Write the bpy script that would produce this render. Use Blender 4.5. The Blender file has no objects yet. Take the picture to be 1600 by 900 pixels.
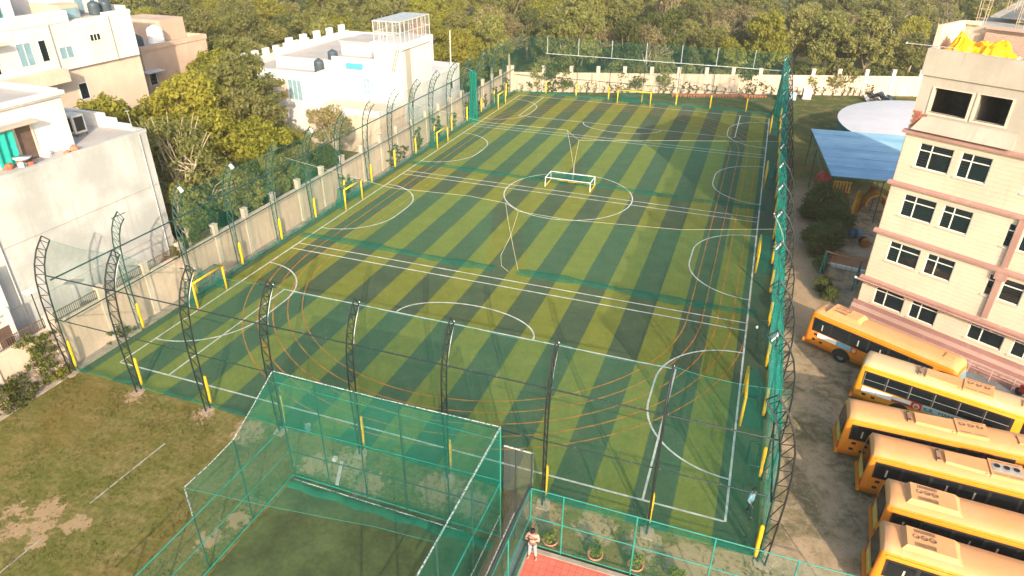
import bpy, math, random
import numpy as np
from mathutils import Matrix, Vector

scene = bpy.context.scene
COL = scene.collection
R = math.radians

# ------------------------------------------------------------------ camera, sky, sun, exposure
cam_d = bpy.data.cameras.new('camera')
cam_d.sensor_width = 36.0
cam_d.lens = 1062.569 / 1600 * 36.0
cam_d.clip_start = 0.1
cam_d.clip_end = 3000
cam = bpy.data.objects.new('camera', cam_d)
COL.objects.link(cam)
CAM = Vector((34.1167, -24.1951, 24.5))
_pit, _yaw, _rol = 0.506643, 0.34122, 0.0097058
_fw = Vector((-math.sin(_yaw) * math.cos(_pit), math.cos(_yaw) * math.cos(_pit), -math.sin(_pit)))
_rt = Vector((math.cos(_yaw), math.sin(_yaw), 0))
_up = _rt.cross(_fw)
_r2 = math.cos(_rol) * _rt + math.sin(_rol) * _up
_u2 = -math.sin(_rol) * _rt + math.cos(_rol) * _up
cam.matrix_world = Matrix(((_r2.x, _u2.x, -_fw.x, CAM.x), (_r2.y, _u2.y, -_fw.y, CAM.y), (_r2.z, _u2.z, -_fw.z, CAM.z), (0, 0, 0, 1)))
scene.camera = cam

SUN_AZ = Vector((0.507, -0.862, 0)).normalized()
SUN_EL = R(22.5)
world = bpy.data.worlds.new('World')
scene.world = world
world.use_nodes = True
wn = world.node_tree
wn.nodes.clear()
sky = wn.nodes.new('ShaderNodeTexSky')
sky.sky_type = 'NISHITA'
sky.sun_disc = False
sky.sun_elevation = SUN_EL
sky.sun_rotation = math.atan2(SUN_AZ.x, SUN_AZ.y)
sky.dust_density = 3.0
sky.air_density = 1.0
bg = wn.nodes.new('ShaderNodeBackground')
bg.inputs['Strength'].default_value = 0.15
wo = wn.nodes.new('ShaderNodeOutputWorld')
wn.links.new(sky.outputs[0], bg.inputs[0])
wn.links.new(bg.outputs[0], wo.inputs[0])

sun_d = bpy.data.lights.new('sun', 'SUN')
sun_d.energy = 2.9
sun_d.angle = R(0.53)
sun_d.color = (1.0, 0.88, 0.68)
sun = bpy.data.objects.new('sun', sun_d)
COL.objects.link(sun)
sdir = -(SUN_AZ * math.cos(SUN_EL) + Vector((0, 0, math.sin(SUN_EL))))
sun.rotation_euler = sdir.to_track_quat('-Z', 'Y').to_euler()
sun.location = (60, -60, 60)

scene.view_settings.view_transform = 'Standard'
scene.view_settings.look = 'None'
scene.view_settings.exposure = 1.34
scene.view_settings.gamma = 1.0
scene.view_settings.use_curve_mapping = False
scene.render.engine = 'CYCLES'
scene.cycles.transparent_max_bounces = 24
scene.cycles.max_bounces = 6

rng = random.Random(7)
nrg = np.random.default_rng(11)

# ------------------------------------------------------------------ materials
class NB:
    """small helper for node trees"""
    def __init__(s, name):
        s.m = bpy.data.materials.new(name)
        s.m.use_nodes = True
        s.t = s.m.node_tree
        s.t.nodes.clear()
        s.out = s.n('OutputMaterial')
    def n(s, kind, **kw):
        nd = s.t.nodes.new('ShaderNode' + kind)
        for k, v in kw.items():
            setattr(nd, k, v)
        return nd
    def l(s, a, b):
        s.t.links.new(a, b)
    def val(s, sock, v):
        if hasattr(v, 'is_output') or isinstance(v, bpy.types.NodeSocket):
            s.l(v, sock)
        else:
            if isinstance(v, tuple) and len(v) == 3 and sock.type == 'RGBA':
                v = (*v, 1)
            sock.default_value = v
    def math(s, op, a, b=None, c=None, clamp=False):
        nd = s.n('Math', operation=op, use_clamp=clamp)
        s.val(nd.inputs[0], a)
        if b is not None: s.val(nd.inputs[1], b)
        if c is not None: s.val(nd.inputs[2], c)
        return nd.outputs[0]
    def mix(s, f, a, b):
        nd = s.n('Mix', data_type='RGBA')
        s.val(nd.inputs[0], f); s.val(nd.inputs[6], a); s.val(nd.inputs[7], b)
        return nd.outputs[2]
    def noise(s, vec, scale, detail=4, rough=0.55, dist=0.0):
        nd = s.n('TexNoise')
        if vec is not None: s.l(vec, nd.inputs['Vector'])
        nd.inputs['Scale'].default_value = scale
        nd.inputs['Detail'].default_value = detail
        nd.inputs['Roughness'].default_value = rough
        nd.inputs['Distortion'].default_value = dist
        return nd.outputs['Fac']
    def ramp(s, f, lo, hi):
        nd = s.n('MapRange', interpolation_type='SMOOTHSTEP')
        s.val(nd.inputs[0], f)
        nd.inputs[1].default_value = lo; nd.inputs[2].default_value = hi
        return nd.outputs[0]
    def mapping(s, vec, scale=(1, 1, 1), loc=(0, 0, 0)):
        nd = s.n('Mapping')
        s.l(vec, nd.inputs[0])
        nd.inputs['Scale'].default_value = scale
        nd.inputs['Location'].default_value = loc
        return nd.outputs[0]
    def pos(s):
        return s.n('NewGeometry').outputs['Position']
    def obj(s):
        return s.n('TexCoord').outputs['Object']
    def sep(s, v):
        nd = s.n('SeparateXYZ'); s.l(v, nd.inputs[0]); return nd.outputs
    def bsdf(s, color, rough=0.8, metal=0.0, spec=0.3, bump=None, bstr=0.3, bdist=0.02):
        b = s.n('BsdfPrincipled')
        s.val(b.inputs['Base Color'], color)
        s.val(b.inputs['Roughness'], rough)
        s.val(b.inputs['Metallic'], metal)
        b.inputs['Specular IOR Level'].default_value = spec
        if bump is not None:
            bp = s.n('Bump'); bp.inputs['Strength'].default_value = bstr; bp.inputs['Distance'].default_value = bdist
            s.l(bump, bp.inputs['Height']); s.l(bp.outputs[0], b.inputs['Normal'])
        return b
    def done(s, shader):
        s.l(shader.outputs[0] if hasattr(shader, 'outputs') else shader, s.out.inputs[0])
        return s.m

def c_mul(c, k):
    return tuple(min(1, x * k) for x in c)

def plain(name, col, rough=0.6, metal=0.0, spec=0.3, var=0.25, scale=3.0, bump=0.0):
    b = NB(name)
    p = b.pos()
    n1 = b.noise(p, scale, 5, 0.6)
    n2 = b.noise(p, scale * 7, 3, 0.6)
    f = b.math('ADD', b.math('MULTIPLY', n1, 0.7), b.math('MULTIPLY', n2, 0.3))
    f = b.ramp(f, 0.3, 0.7)
    colr = b.mix(f, c_mul(col, 1 - var), c_mul(col, 1 + var * 0.6))
    return b.done(b.bsdf(colr, rough, metal, spec, n2 if bump else None, bump))

def plaster(name, col, stain=(0.25, 0.17, 0.11), amount=0.5, rough=0.9, streak=1.0, base_var=0.12):
    """wall paint with rain streaks running down and blotchy patches"""
    b = NB(name)
    p = b.pos()
    blot = b.noise(p, 0.35, 5, 0.6)
    fine = b.noise(p, 6, 4, 0.6)
    st = b.noise(b.mapping(p, (1.6 * streak, 1.6 * streak, 0.10)), 1.6, 5, 0.65)
    st2 = b.noise(b.mapping(p, (5, 5, 0.3)), 1.3, 3, 0.6)
    col1 = b.mix(b.ramp(blot, 0.35, 0.7), c_mul(col, 1 - base_var), c_mul(col, 1 + base_var * 0.5))
    m = b.math('MULTIPLY', b.ramp(st, 0.5, 0.75), b.ramp(blot, 0.3, 0.7))
    m = b.math('ADD', m, b.math('MULTIPLY', b.ramp(st2, 0.55, 0.8), 0.35))
    m = b.math('MULTIPLY', m, amount, clamp=True)
    col2 = b.mix(m, col1, stain)
    col2 = b.mix(b.math('MULTIPLY', b.ramp(fine, 0.45, 0.8), 0.12), col2, c_mul(stain, 0.8))
    return b.done(b.bsdf(col2, rough, 0, 0.2, fine, 0.25, 0.02))

def net_mat(name, col, cover, var=0.55, trans=0.45):
    """fine knotted netting: the holes let light through, the twine scatters it"""
    b = NB(name)
    p = b.pos()
    n = b.noise(p, 0.5, 4, 0.6)
    n2 = b.noise(p, 5, 2, 0.5)
    n3 = b.noise(b.mapping(p, (2.2, 2.2, 0.12)), 1.4, 4, 0.65)
    n = b.math('ADD', b.math('MULTIPLY', n, .4), b.math('MULTIPLY', b.ramp(n3, .3, .75), .9))
    f = b.math('MULTIPLY', cover, b.math('ADD', 1 - var, b.math('MULTIPLY', b.math('ADD', n, n2), var)))
    d = b.n('BsdfDiffuse'); d.inputs[0].default_value = (*col, 1)
    tl = b.n('BsdfTranslucent'); tl.inputs[0].default_value = (*col, 1)
    mx = b.n('MixShader'); mx.inputs[0].default_value = trans
    b.l(d.outputs[0], mx.inputs[1]); b.l(tl.outputs[0], mx.inputs[2])
    tr = b.n('BsdfTransparent')
    m2 = b.n('MixShader')
    b.l(f, m2.inputs[0]); b.l(tr.outputs[0], m2.inputs[1]); b.l(mx.outputs[0], m2.inputs[2])
    return b.done(m2)

def leaf_mat(name, dark, light, warm=(0.2, 0.16, 0.03), trans=0.5):
    b = NB(name)
    at = b.n('Attribute', attribute_name='tint')
    oi = b.n('ObjectInfo')
    col = b.mix(at.outputs['Fac'], dark, light)
    w = b.ramp(oi.outputs['Random'], 0.35, 1.0)
    col = b.mix(b.math('MULTIPLY', w, 0.45), col, warm)
    v = b.n('HueSaturation')
    b.l(col, v.inputs['Color'])
    v.inputs['Saturation'].default_value = 1.0
    b.l(b.math('ADD', 0.8, b.math('MULTIPLY', b.math('FRACT', b.math('MULTIPLY', oi.outputs['Random'], 7.3)), 0.45)), v.inputs['Value'])
    d = b.bsdf(v.outputs[0], 0.7, 0, 0.2)
    tl = b.n('BsdfTranslucent'); b.l(v.outputs[0], tl.inputs[0])
    mx = b.n('MixShader'); mx.inputs[0].default_value = trans
    b.l(d.outputs[0], mx.inputs[1]); b.l(tl.outputs[0], mx.inputs[2])
    return b.done(mx)

def ground_mat():
    b = NB('yard_earth')
    p = b.pos()
    x, y, z = b.sep(p)
    big = b.noise(p, 0.10, 5, 0.6)
    mid = b.noise(p, 0.55, 6, 0.65, 0.4)
    fin = b.noise(p, 4.0, 6, 0.7)
    strk = b.noise(b.mapping(p, (0.5, 1.6, 1)), 1.2, 5, 0.65)
    grain = b.noise(p, 22, 3, 0.7)
    green = b.mix(b.ramp(fin, 0.35, 0.65), (0.082, 0.090, 0.018), (0.135, 0.130, 0.030))
    dry = b.mix(b.ramp(fin, 0.35, 0.65), (0.165, 0.130, 0.045), (0.235, 0.185, 0.075))
    f = b.ramp(b.math('ADD', b.math('MULTIPLY', mid, 0.6), b.math('MULTIPLY', strk, 0.5)), 0.46, 0.72)
    lawn = b.mix(f, green, dry)
    lawn = b.mix(b.math('MULTIPLY', b.ramp(big, 0.5, 0.68), 0.5), lawn, (0.19, 0.115, 0.035))
    # dusty bus yard east of the pitch
    dust = b.mix(b.ramp(mid, 0.36, 0.62), (0.165, 0.13, 0.07), (0.43, 0.30, 0.185))
    dust = b.mix(b.math('MULTIPLY', b.math('MULTIPLY', b.ramp(fin, 0.45, 0.66), b.ramp(big, 0.38, 0.6)), 0.7), dust, (0.085, 0.088, 0.036))
    path = b.math('MULTIPLY', b.ramp(b.math('ABSOLUTE', b.math('SUBTRACT', x, 39.9)), 1.5, 0.5), b.ramp(y, 15.0, 21.0))
    dust = b.mix(b.math('MULTIPLY', b.ramp(b.noise(p, 1.7, 7, 0.72, 0.6), 0.46, 0.62), 0.5), dust, (0.45, 0.335, 0.225))
    dust = b.mix(b.math('MULTIPLY', path, b.ramp(fin, 0.75, 0.4)), dust, (0.42, 0.28, 0.17))
    east = b.ramp(b.math('ADD', x, b.math('MULTIPLY', mid, 3.0)), 38.0, 40.0)
    back = b.ramp(y, 44.0, 52.0)
    east = b.math('MULTIPLY', east, b.math('SUBTRACT', 1.0, back))
    col = b.mix(east, lawn, dust)
    # greener lawn behind the far goal
    fg = b.mix(b.ramp(mid, 0.45, 0.66), (0.06, 0.085, 0.022), (0.17, 0.125, 0.05))
    col = b.mix(b.ramp(y, 60.0, 76.0), col, fg)
    # worn bare spots at their own places
    sp = None
    for (sx, sy, sr) in [(6.4, -10.2, .75), (7.0, -10.9, .55), (8.35, -10.3, .55), (5.0, -10.8, .45), (6.0, -11.6, .6), (7.6, -11.6, .4), (11.5, -2.5, .9), (17.6, -2.9, 1.1),
                         (22.9, -2.6, 1.1), (24.6, -3.0, .8), (27.9, -2.6, 1.0), (32.8, -2.7, .9), (34.8, -2.9, 1.3), (36.5, -2.6, 1.2), (19.5, -3.6, .8), (16.2, -3.3, .7), (3.4, -2.3, .5), (8.3, -2.2, .6), (15.0, -7.6, .5), (14.6, -9.0, .5),
                         (38.6, -4.6, 1.6), (30.5, -2.4, .9)]:
        d = b.n('VectorMath', operation='DISTANCE')
        b.l(p, d.inputs[0]); d.inputs[1].default_value = (sx, sy, 0)
        dd = b.math('ADD', d.outputs['Value'], b.math('MULTIPLY', b.math('SUBTRACT', b.noise(p, 2.2, 6, 0.7, 0.3), 0.5), 2.6))
        k = b.ramp(dd, sr * 1.15, sr * 0.75)
        sp = k if sp is None else b.math('MAXIMUM', sp, k)
    col = b.mix(b.math('MULTIPLY', sp, 0.78), col, b.mix(grain, (0.32, 0.205, 0.115), (0.44, 0.305, 0.18)))
    v = b.n('HueSaturation'); b.l(col, v.inputs['Color'])
    b.l(b.math('ADD', 0.55, b.math('MULTIPLY', b.math('ADD', grain, fin), 0.45)), v.inputs['Value'])
    return b.done(b.bsdf(v.outputs[0], 0.95, 0, 0.1, grain, 0.8, 0.06))

def turf_mat():
    b = NB('striped_turf')
    p = b.pos()
    x, y, z = b.sep(p)
    # rolled-out strips of artificial grass, 1.92 m wide, pile leaning alternately
    wob = b.math('MULTIPLY', b.math('SUBTRACT', b.noise(b.mapping(p, (0.02, 0.25, 1)), 1.0, 3, 0.6), 0.5), 0.10)
    k = b.math('FRACT', b.math('DIVIDE', b.math('SUBTRACT', b.math('ADD', x, wob), 20.15 - 1.92 * 20), 3.84))
    s = b.math('SUBTRACT', b.ramp(k, 0.0, 0.02), b.ramp(k, 0.5, 0.52))
    fin = b.noise(b.mapping(p, (1, 0.5, 1)), 9, 5, 0.75)
    mid = b.noise(p, 0.7, 5, 0.65)
    big = b.noise(p, 0.12, 4, 0.6)
    dark = b.mix(b.ramp(mid, 0.3, 0.7), (0.052, 0.083, 0.042), (0.067, 0.097, 0.051))
    light = b.mix(b.ramp(mid, 0.3, 0.7), (0.146, 0.162, 0.024), (0.182, 0.192, 0.034))
    col = b.mix(s, light, dark)
    col = b.mix(b.math('MULTIPLY', b.ramp(big, 0.45, 0.75), 0.14), col, (0.13, 0.14, 0.03))
    # seams across the rolls and scuffed dust
    scuff = b.noise(b.mapping(p, (0.6, 2.5, 1)), 0.9, 6, 0.7)
    col = b.mix(b.math('MULTIPLY', b.ramp(scuff, 0.56, 0.75), 0.16), col, (0.16, 0.15, 0.07))
    blob = b.noise(p, 2.3, 6, 0.72, 0.5)
    col = b.mix(b.math('MULTIPLY', b.ramp(blob, 0.50, 0.72), 0.28), col, (0.085, 0.095, 0.03))
    wear = b.math('MULTIPLY', b.ramp(b.noise(p, 0.33, 6, 0.7, 0.8), 0.56, 0.70), b.ramp(blob, 0.35, 0.65))
    col = b.mix(b.math('MULTIPLY', wear, 0.24), col, (0.20, 0.20, 0.08))
    seam = b.math('SUBTRACT', 1.0, b.ramp(b.math('ABSOLUTE', b.math('SUBTRACT', b.math('FRACT', b.math('DIVIDE', b.math('ADD', y, b.math('MULTIPLY', mid, 0.05)), 12.4)), 0.5)), 0.0, 0.004))
    col = b.mix(b.math('MULTIPLY', seam, 0.35), col, (0.05, 0.06, 0.02))
    grit = b.noise(p, 30, 3, 0.8)
    v = b.n('HueSaturation'); b.l(col, v.inputs['Color'])
    b.l(b.math('ADD', 0.50, b.math('ADD', b.math('MULTIPLY', fin, 0.62), b.math('MULTIPLY', grit, 0.38))), v.inputs['Value'])
    return b.done(b.bsdf(v.outputs[0], 0.9, 0, 0.12, fin, 0.5, 0.03))

def court_mat():
    b = NB('red_court_tiles')
    p = b.pos()
    br = b.n('TexBrick'); b.l(p, br.inputs['Vector'])
    br.offset = 0.0
    br.inputs['Color1'].default_value = (0.56, 0.125, 0.085, 1)
    br.inputs['Color2'].default_value = (0.62, 0.15, 0.10, 1)
    br.inputs['Mortar'].default_value = (0.36, 0.075, 0.05, 1)
    br.inputs['Scale'].default_value = 1.0
    br.inputs['Mortar Size'].default_value = 0.012
    br.inputs['Brick Width'].default_value = 0.3
    br.inputs['Row Height'].default_value = 0.3
    n = b.noise(p, 1.2, 5, 0.6)
    col = b.mix(b.math('MULTIPLY', b.ramp(n, 0.5, 0.75), 0.35), br.outputs[0], (0.5, 0.2, 0.15))
    return b.done(b.bsdf(col, 0.75, 0, 0.25))

def clad_mat(name, col):
    """smooth cladding with thin level joints every 0.27 m"""
    b = NB(name)
    p = b.pos()
    x, y, z = b.sep(p)
    k = b.math('FRACT', b.math('DIVIDE', z, 0.27))
    j = b.math('SUBTRACT', 1.0, b.ramp(k, 0.02, 0.10))
    blot = b.noise(p, 0.4, 5, 0.6)
    st = b.noise(b.mapping(p, (2.2, 2.2, 0.15)), 1.5, 5, 0.65)
    fin = b.noise(p, 8, 4, 0.6)
    c1 = b.mix(b.ramp(blot, 0.3, 0.7), c_mul(col, 0.9), c_mul(col, 1.05))
    c1 = b.mix(b.math('MULTIPLY', b.ramp(st, 0.52, 0.8), 0.35), c1, (0.36, 0.27, 0.2))
    c1 = b.mix(b.math('MULTIPLY', j, 0.42), c1, c_mul(col, 0.42))
    c1 = b.mix(b.math('MULTIPLY', b.ramp(fin, 0.5, 0.8), 0.1), c1, (0.3, 0.22, 0.16))
    h = b.math('SUBTRACT', 1.0, j)
    return b.done(b.bsdf(c1, 0.85, 0, 0.2, h, 0.5, 0.01))

def bus_paint(name, col, dusty=(0.6, 0.42, 0.24), amount=0.3):
    b = NB(name)
    p = b.pos()
    n = b.noise(p, 0.8, 5, 0.6)
    n2 = b.noise(p, 6, 5, 0.7)
    f = b.math('MULTIPLY', b.ramp(b.math('ADD', b.math('MULTIPLY', n, 0.6), b.math('MULTIPLY', n2, 0.4)), 0.3, 0.75), amount)
    st = b.noise(b.mapping(p, (3.0, 3.0, 0.35)), 1.8, 5, 0.7)
    spot = b.noise(p, 2.6, 6, 0.75, 0.4)
    c2 = b.mix(f, col, dusty)
    c2 = b.mix(b.math('MULTIPLY', b.ramp(st, 0.5, 0.72), 0.30), c2, c_mul(dusty, 0.72))
    c2 = b.mix(b.math('MULTIPLY', b.ramp(spot, 0.55, 0.72), 0.28), c2, (0.52, 0.40, 0.28))
    return b.done(b.bsdf(c2, b.math('ADD', 0.42, b.math('MULTIPLY', f, 0.5)), 0, 0.35))

M = {}
M['ground'] = ground_mat()
M['turf'] = turf_mat()
M['court'] = court_mat()
M['white_line'] = plain('white_turf_line', (0.56, 0.56, 0.49), 0.9, var=0.4, scale=1.6)
M['orange_line'] = plain('orange_turf_line', (0.40, 0.165, 0.02), 0.9, var=0.4, scale=1.2)
M['chalk'] = plain('chalk_line', (0.32, 0.29, 0.24), 0.95, var=0.4, scale=2.5)
M['steel_black'] = plain('black_painted_steel', (0.012, 0.016, 0.018), 0.45, spec=0.4)
M['steel_green'] = plain('green_painted_steel', (0.012, 0.055, 0.048), 0.5, spec=0.4)
M['teal_pipe'] = plain('teal_painted_pipe', (0.015, 0.20, 0.155), 0.5, spec=0.4)
M['dark_rail'] = plain('dark_rail', (0.03, 0.045, 0.045), 0.5)
M['galv'] = plain('galvanised_pipe', (0.5, 0.52, 0.5), 0.45, 0.4)
M['clip_grey'] = plain('dull_grey_clip', (0.2, 0.22, 0.21), 0.6)
M['yellow_pad'] = plain('yellow_padding', (0.72, 0.42, 0.008), 0.55, var=0.2, scale=5)
M['white_paint'] = plain('white_painted_metal', (0.75, 0.75, 0.72), 0.5, var=0.1)
M['dusty_white'] = plain('dusty_white_paint', (0.45, 0.44, 0.40), 0.8, var=0.25)
M['lamp_white'] = plain('white_lamp_housing', (0.55, 0.55, 0.53), 0.35, var=0.08)
M['concrete'] = plain('rough_concrete', (0.34, 0.28, 0.22), 0.95, var=0.3, scale=2, bump=0.4)
M['footing'] = plain('sandy_concrete', (0.33, 0.25, 0.175), 0.95, var=0.35, scale=3, bump=0.4)
M['wall_cream'] = plaster('cream_wall_plaster', (0.58, 0.44, 0.335), (0.17, 0.105, 0.07), 0.9)
M['pillar_cream'] = plaster('cream_pillar_plaster', (0.58, 0.48, 0.38), (0.2, 0.13, 0.09), 0.35)
M['white_wall'] = plaster('white_wall_paint', (0.60, 0.585, 0.55), (0.33, 0.27, 0.21), 0.5)
M['grey_wall'] = plaster('pale_grey_cement_wall', (0.47, 0.465, 0.44), (0.26, 0.24, 0.215), 0.6, base_var=0.22)
M['pink_wall'] = plaster('pinkish_wall_paint', (0.52, 0.36, 0.26), (0.3, 0.2, 0.14), 0.35)
M['beige_wall'] = plaster('beige_wall_paint', (0.62, 0.48, 0.36), (0.35, 0.25, 0.18), 0.35)
M['roof_grey'] = plaster('roof_screed', (0.42, 0.38, 0.34), (0.22, 0.18, 0.15), 0.5)
M['cement'] = plaster('bare_cement_render', (0.40, 0.355, 0.29), (0.27, 0.22, 0.17), 0.55)
M['cream_clad'] = clad_mat('cream_cladding', (0.56, 0.45, 0.335))
M['pink_band'] = plaster('pink_ledge_paint', (0.34, 0.185, 0.15), (0.42, 0.30, 0.24), 0.7)
M['pink_step'] = plaster('pink_plinth_paint', (0.30, 0.155, 0.135), (0.4, 0.28, 0.23), 0.5)
M['pale_pink'] = plaster('pale_pink_paint', (0.46, 0.30, 0.25), (0.35, 0.2, 0.17), 0.4)
M['frame_white'] = plain('white_window_frame', (0.62, 0.60, 0.54), 0.5, var=0.08)
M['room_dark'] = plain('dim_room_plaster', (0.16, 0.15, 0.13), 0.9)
def glass_mat(name, col, rough):
    b = NB(name)
    n = b.noise(b.pos(), 1.3, 2, 0.5)
    return b.done(b.bsdf(b.mix(n, col, c_mul(col, 1.8)), rough, 0, 0.5))
M['glass'] = glass_mat('window_glass', (0.006, 0.010, 0.012), 0.06)
M['glass_bus'] = glass_mat('bus_window_glass', (0.005, 0.008, 0.010), 0.08)
M['glass_blue'] = glass_mat('bluish_window_glass', (0.14, 0.22, 0.25), 0.1)
M['grille'] = plain('dark_iron_grille', (0.03, 0.03, 0.03), 0.5)
M['iron_brown'] = plain('rusty_iron_bars', (0.13, 0.085, 0.06), 0.7)
M['net_green'] = net_mat('green_fence_net', (0.010, 0.13, 0.085), 0.19)
M['net_left'] = net_mat('green_side_net', (0.010, 0.20, 0.14), 0.20)
M['net_right'] = net_mat('green_dense_net', (0.012, 0.30, 0.235), 0.50)
M['net_skirt'] = net_mat('green_net_skirt', (0.01, 0.22, 0.18), 0.45)
M['net_cage'] = net_mat('green_cage_net', (0.015, 0.26, 0.17), 0.22)
M['net_cage_roof'] = net_mat('green_cage_roof_net', (0.025, 0.25, 0.16), 0.18)
M['net_grey'] = net_mat('grey_mesh_net', (0.13, 0.125, 0.12), 0.42)
M['net_light'] = net_mat('light_green_net', (0.02, 0.34, 0.24), 0.11)
M['net_far'] = net_mat('green_far_net', (0.010, 0.16, 0.12), 0.15)
M['net_folded'] = net_mat('folded_green_net', (0.008, 0.24, 0.18), 0.78)
M['net_goal'] = net_mat('green_goal_net', (0.01, 0.22, 0.17), 0.30)
M['net_divider'] = net_mat('green_divider_net', (0.02, 0.26, 0.15), 0.10)
M['net_heap'] = net_mat('green_heaped_net', (0.015, 0.27, 0.18), 0.42)
def rope_mat():
    b = NB('flecked_rope')
    n = b.noise(b.pos(), 16, 3, 0.7)
    return b.done(b.bsdf(b.mix(b.ramp(n, 0.42, 0.55), (0.03, 0.08, 0.075), (0.40, 0.41, 0.38)), 0.9))
M['rope'] = rope_mat()
M['cord'] = plain('pale_cord', (0.5, 0.45, 0.33), 0.9)
M['bark'] = plain('grey_brown_bark', (0.20, 0.155, 0.105), 0.95, var=0.4, scale=2, bump=0.5)
M['bark_pale'] = plain('pale_bark', (0.42, 0.34, 0.24), 0.95, var=0.3, scale=2, bump=0.5)
M['leaf_yellow'] = leaf_mat('yellow_green_leaves', (0.170, 0.182, 0.018), (0.32, 0.300, 0.04), (0.34, 0.285, 0.045))
M['leaf_olive'] = leaf_mat('olive_leaves', (0.140, 0.152, 0.036), (0.275, 0.268, 0.078), (0.29, 0.255, 0.085))
M['leaf_dark'] = leaf_mat('dark_green_leaves', (0.065, 0.085, 0.022), (0.14, 0.16, 0.04), (0.16, 0.16, 0.05))
M['leaf_dry'] = leaf_mat('dry_brownish_leaves', (0.19, 0.165, 0.06), (0.33, 0.28, 0.12), (0.33, 0.26, 0.12))
M['leaf_pot'] = leaf_mat('pot_plant_leaves', (0.11, 0.13, 0.01), (0.30, 0.29, 0.03), (0.3, 0.26, 0.03))
M['leaf_vine'] = leaf_mat('vine_leaves', (0.05, 0.075, 0.012), (0.15, 0.16, 0.03), (0.16, 0.13, 0.03))
M['grass'] = leaf_mat('dry_grass_blades', (0.13, 0.115, 0.025), (0.24, 0.19, 0.06), (0.25, 0.19, 0.06))
M['bus_orange'] = bus_paint('orange_bus_paint', (0.66, 0.19, 0.004), (0.62, 0.24, 0.04), 0.4)
M['bus_yellow'] = bus_paint('yellow_bus_paint', (0.68, 0.27, 0.006), (0.62, 0.33, 0.06), 0.4)
M['bus_roof'] = bus_paint('sunlit_bus_roof_paint', (0.64, 0.275, 0.095), (0.56, 0.33, 0.17), 0.7)  # paler than the body: sunlight on the top put into the colour, plus dust
M['bus_roof_dusty'] = bus_paint('dusty_bus_roof_paint', (0.58, 0.38, 0.18), (0.53, 0.41, 0.28), 0.85)
M['rubber'] = plain('black_rubber', (0.015, 0.015, 0.015), 0.8)
M['trim_black'] = plain('black_trim', (0.02, 0.02, 0.02), 0.5)
M['chrome'] = plain('grey_metal', (0.55, 0.55, 0.53), 0.35, 0.6)
M['lamp_red'] = plain('red_lamp_lens', (0.45, 0.03, 0.02), 0.3)
M['poster_white'] = plain('white_poster', (0.78, 0.77, 0.72), 0.6, var=0.08, scale=1)
M['poster_blue'] = plain('blue_poster', (0.16, 0.42, 0.55), 0.6, var=0.3, scale=1.4)
M['poster_teal'] = plain('teal_poster', (0.30, 0.50, 0.48), 0.6, var=0.15, scale=1.4)
M['poster_red'] = plain('red_poster', (0.55, 0.05, 0.05), 0.6, var=0.2, scale=1.4)
M['poster_brown'] = plain('brown_poster_print', (0.25, 0.09, 0.06), 0.6, var=0.4, scale=6)
M['plate_yellow'] = plain('yellow_number_board', (0.62, 0.47, 0.12), 0.5)
M['ink'] = plain('dark_ink', (0.012, 0.012, 0.03), 0.6)
def sheet_mat():
    b = NB('blue_roof_sheet')
    p = b.pos()
    n = b.noise(p, 0.5, 5, 0.6)
    n2 = b.noise(b.mapping(p, (0.2, 2.0, 1)), 1.5, 4, 0.6)
    c = b.mix(b.ramp(n, 0.3, 0.7), (0.20, 0.36, 0.47), (0.28, 0.46, 0.58))
    c = b.mix(b.math('MULTIPLY', b.ramp(n2, 0.5, 0.75), 0.4), c, (0.35, 0.45, 0.5))
    c = b.mix(b.math('MULTIPLY', b.n('ObjectInfo').outputs['Random'], 0.55), c, (0.13, 0.26, 0.36))
    return b.done(b.bsdf(c, 0.5, 0.1, 0.4))
M['blue_sheet'] = sheet_mat()
M['canopy_white'] = plain('white_canopy_fabric', (0.56, 0.53, 0.52), 0.7, var=0.08, scale=0.6)
M['teal_wall'] = plain('teal_painted_wall', (0.02, 0.16, 0.16), 0.7)
M['tarp'] = plain('yellow_tarpaulin', (0.85, 0.42, 0.005), 0.5, var=0.2, scale=1.5)
M['tank_black'] = plain('dark_water_tank_plastic', (0.05, 0.07, 0.085), 0.45)
M['tank_white'] = plain('white_water_tank_plastic', (0.8, 0.79, 0.75), 0.45, var=0.08)
M['blue_box'] = plain('pale_blue_plastic', (0.42, 0.62, 0.72), 0.45)
M['cooler'] = plain('cream_cooler_metal', (0.66, 0.60, 0.50), 0.5)
M['brick'] = plain('red_brick', (0.36, 0.12, 0.075), 0.95, var=0.4, scale=6)
def brick_mat():
    b = NB('pinkish_brickwork')
    tc = b.obj()
    br = b.n('TexBrick'); mp = b.n('Mapping'); mp.inputs['Rotation'].default_value = (R(90), 0, 0); b.l(tc, mp.inputs[0]); b.l(mp.outputs[0], br.inputs['Vector'])
    br.inputs['Color1'].default_value = (0.42, 0.2, 0.15, 1); br.inputs['Color2'].default_value = (0.5, 0.27, 0.2, 1); br.inputs['Mortar'].default_value = (0.4, 0.33, 0.28, 1)
    br.inputs['Scale'].default_value = 1; br.inputs['Brick Width'].default_value = .24; br.inputs['Row Height'].default_value = .085; br.inputs['Mortar Size'].default_value = .012
    return b.done(b.bsdf(br.outputs[0], .95))
M['pink_brick'] = brick_mat()
M['terracotta'] = plain('terracotta', (0.45, 0.165, 0.09), 0.85)
M['soil'] = plain('dark_soil', (0.07, 0.05, 0.035), 1.0, var=0.5, scale=4)
M['asphalt'] = plain('grey_paving', (0.16, 0.165, 0.165), 0.9, var=0.25, scale=1.5)
M['mat_green'] = plain('worn_green_mat', (0.060, 0.082, 0.028), 0.95, var=0.45, scale=0.6)
M['rust'] = plain('rusty_steel', (0.30, 0.17, 0.09), 0.8)
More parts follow.
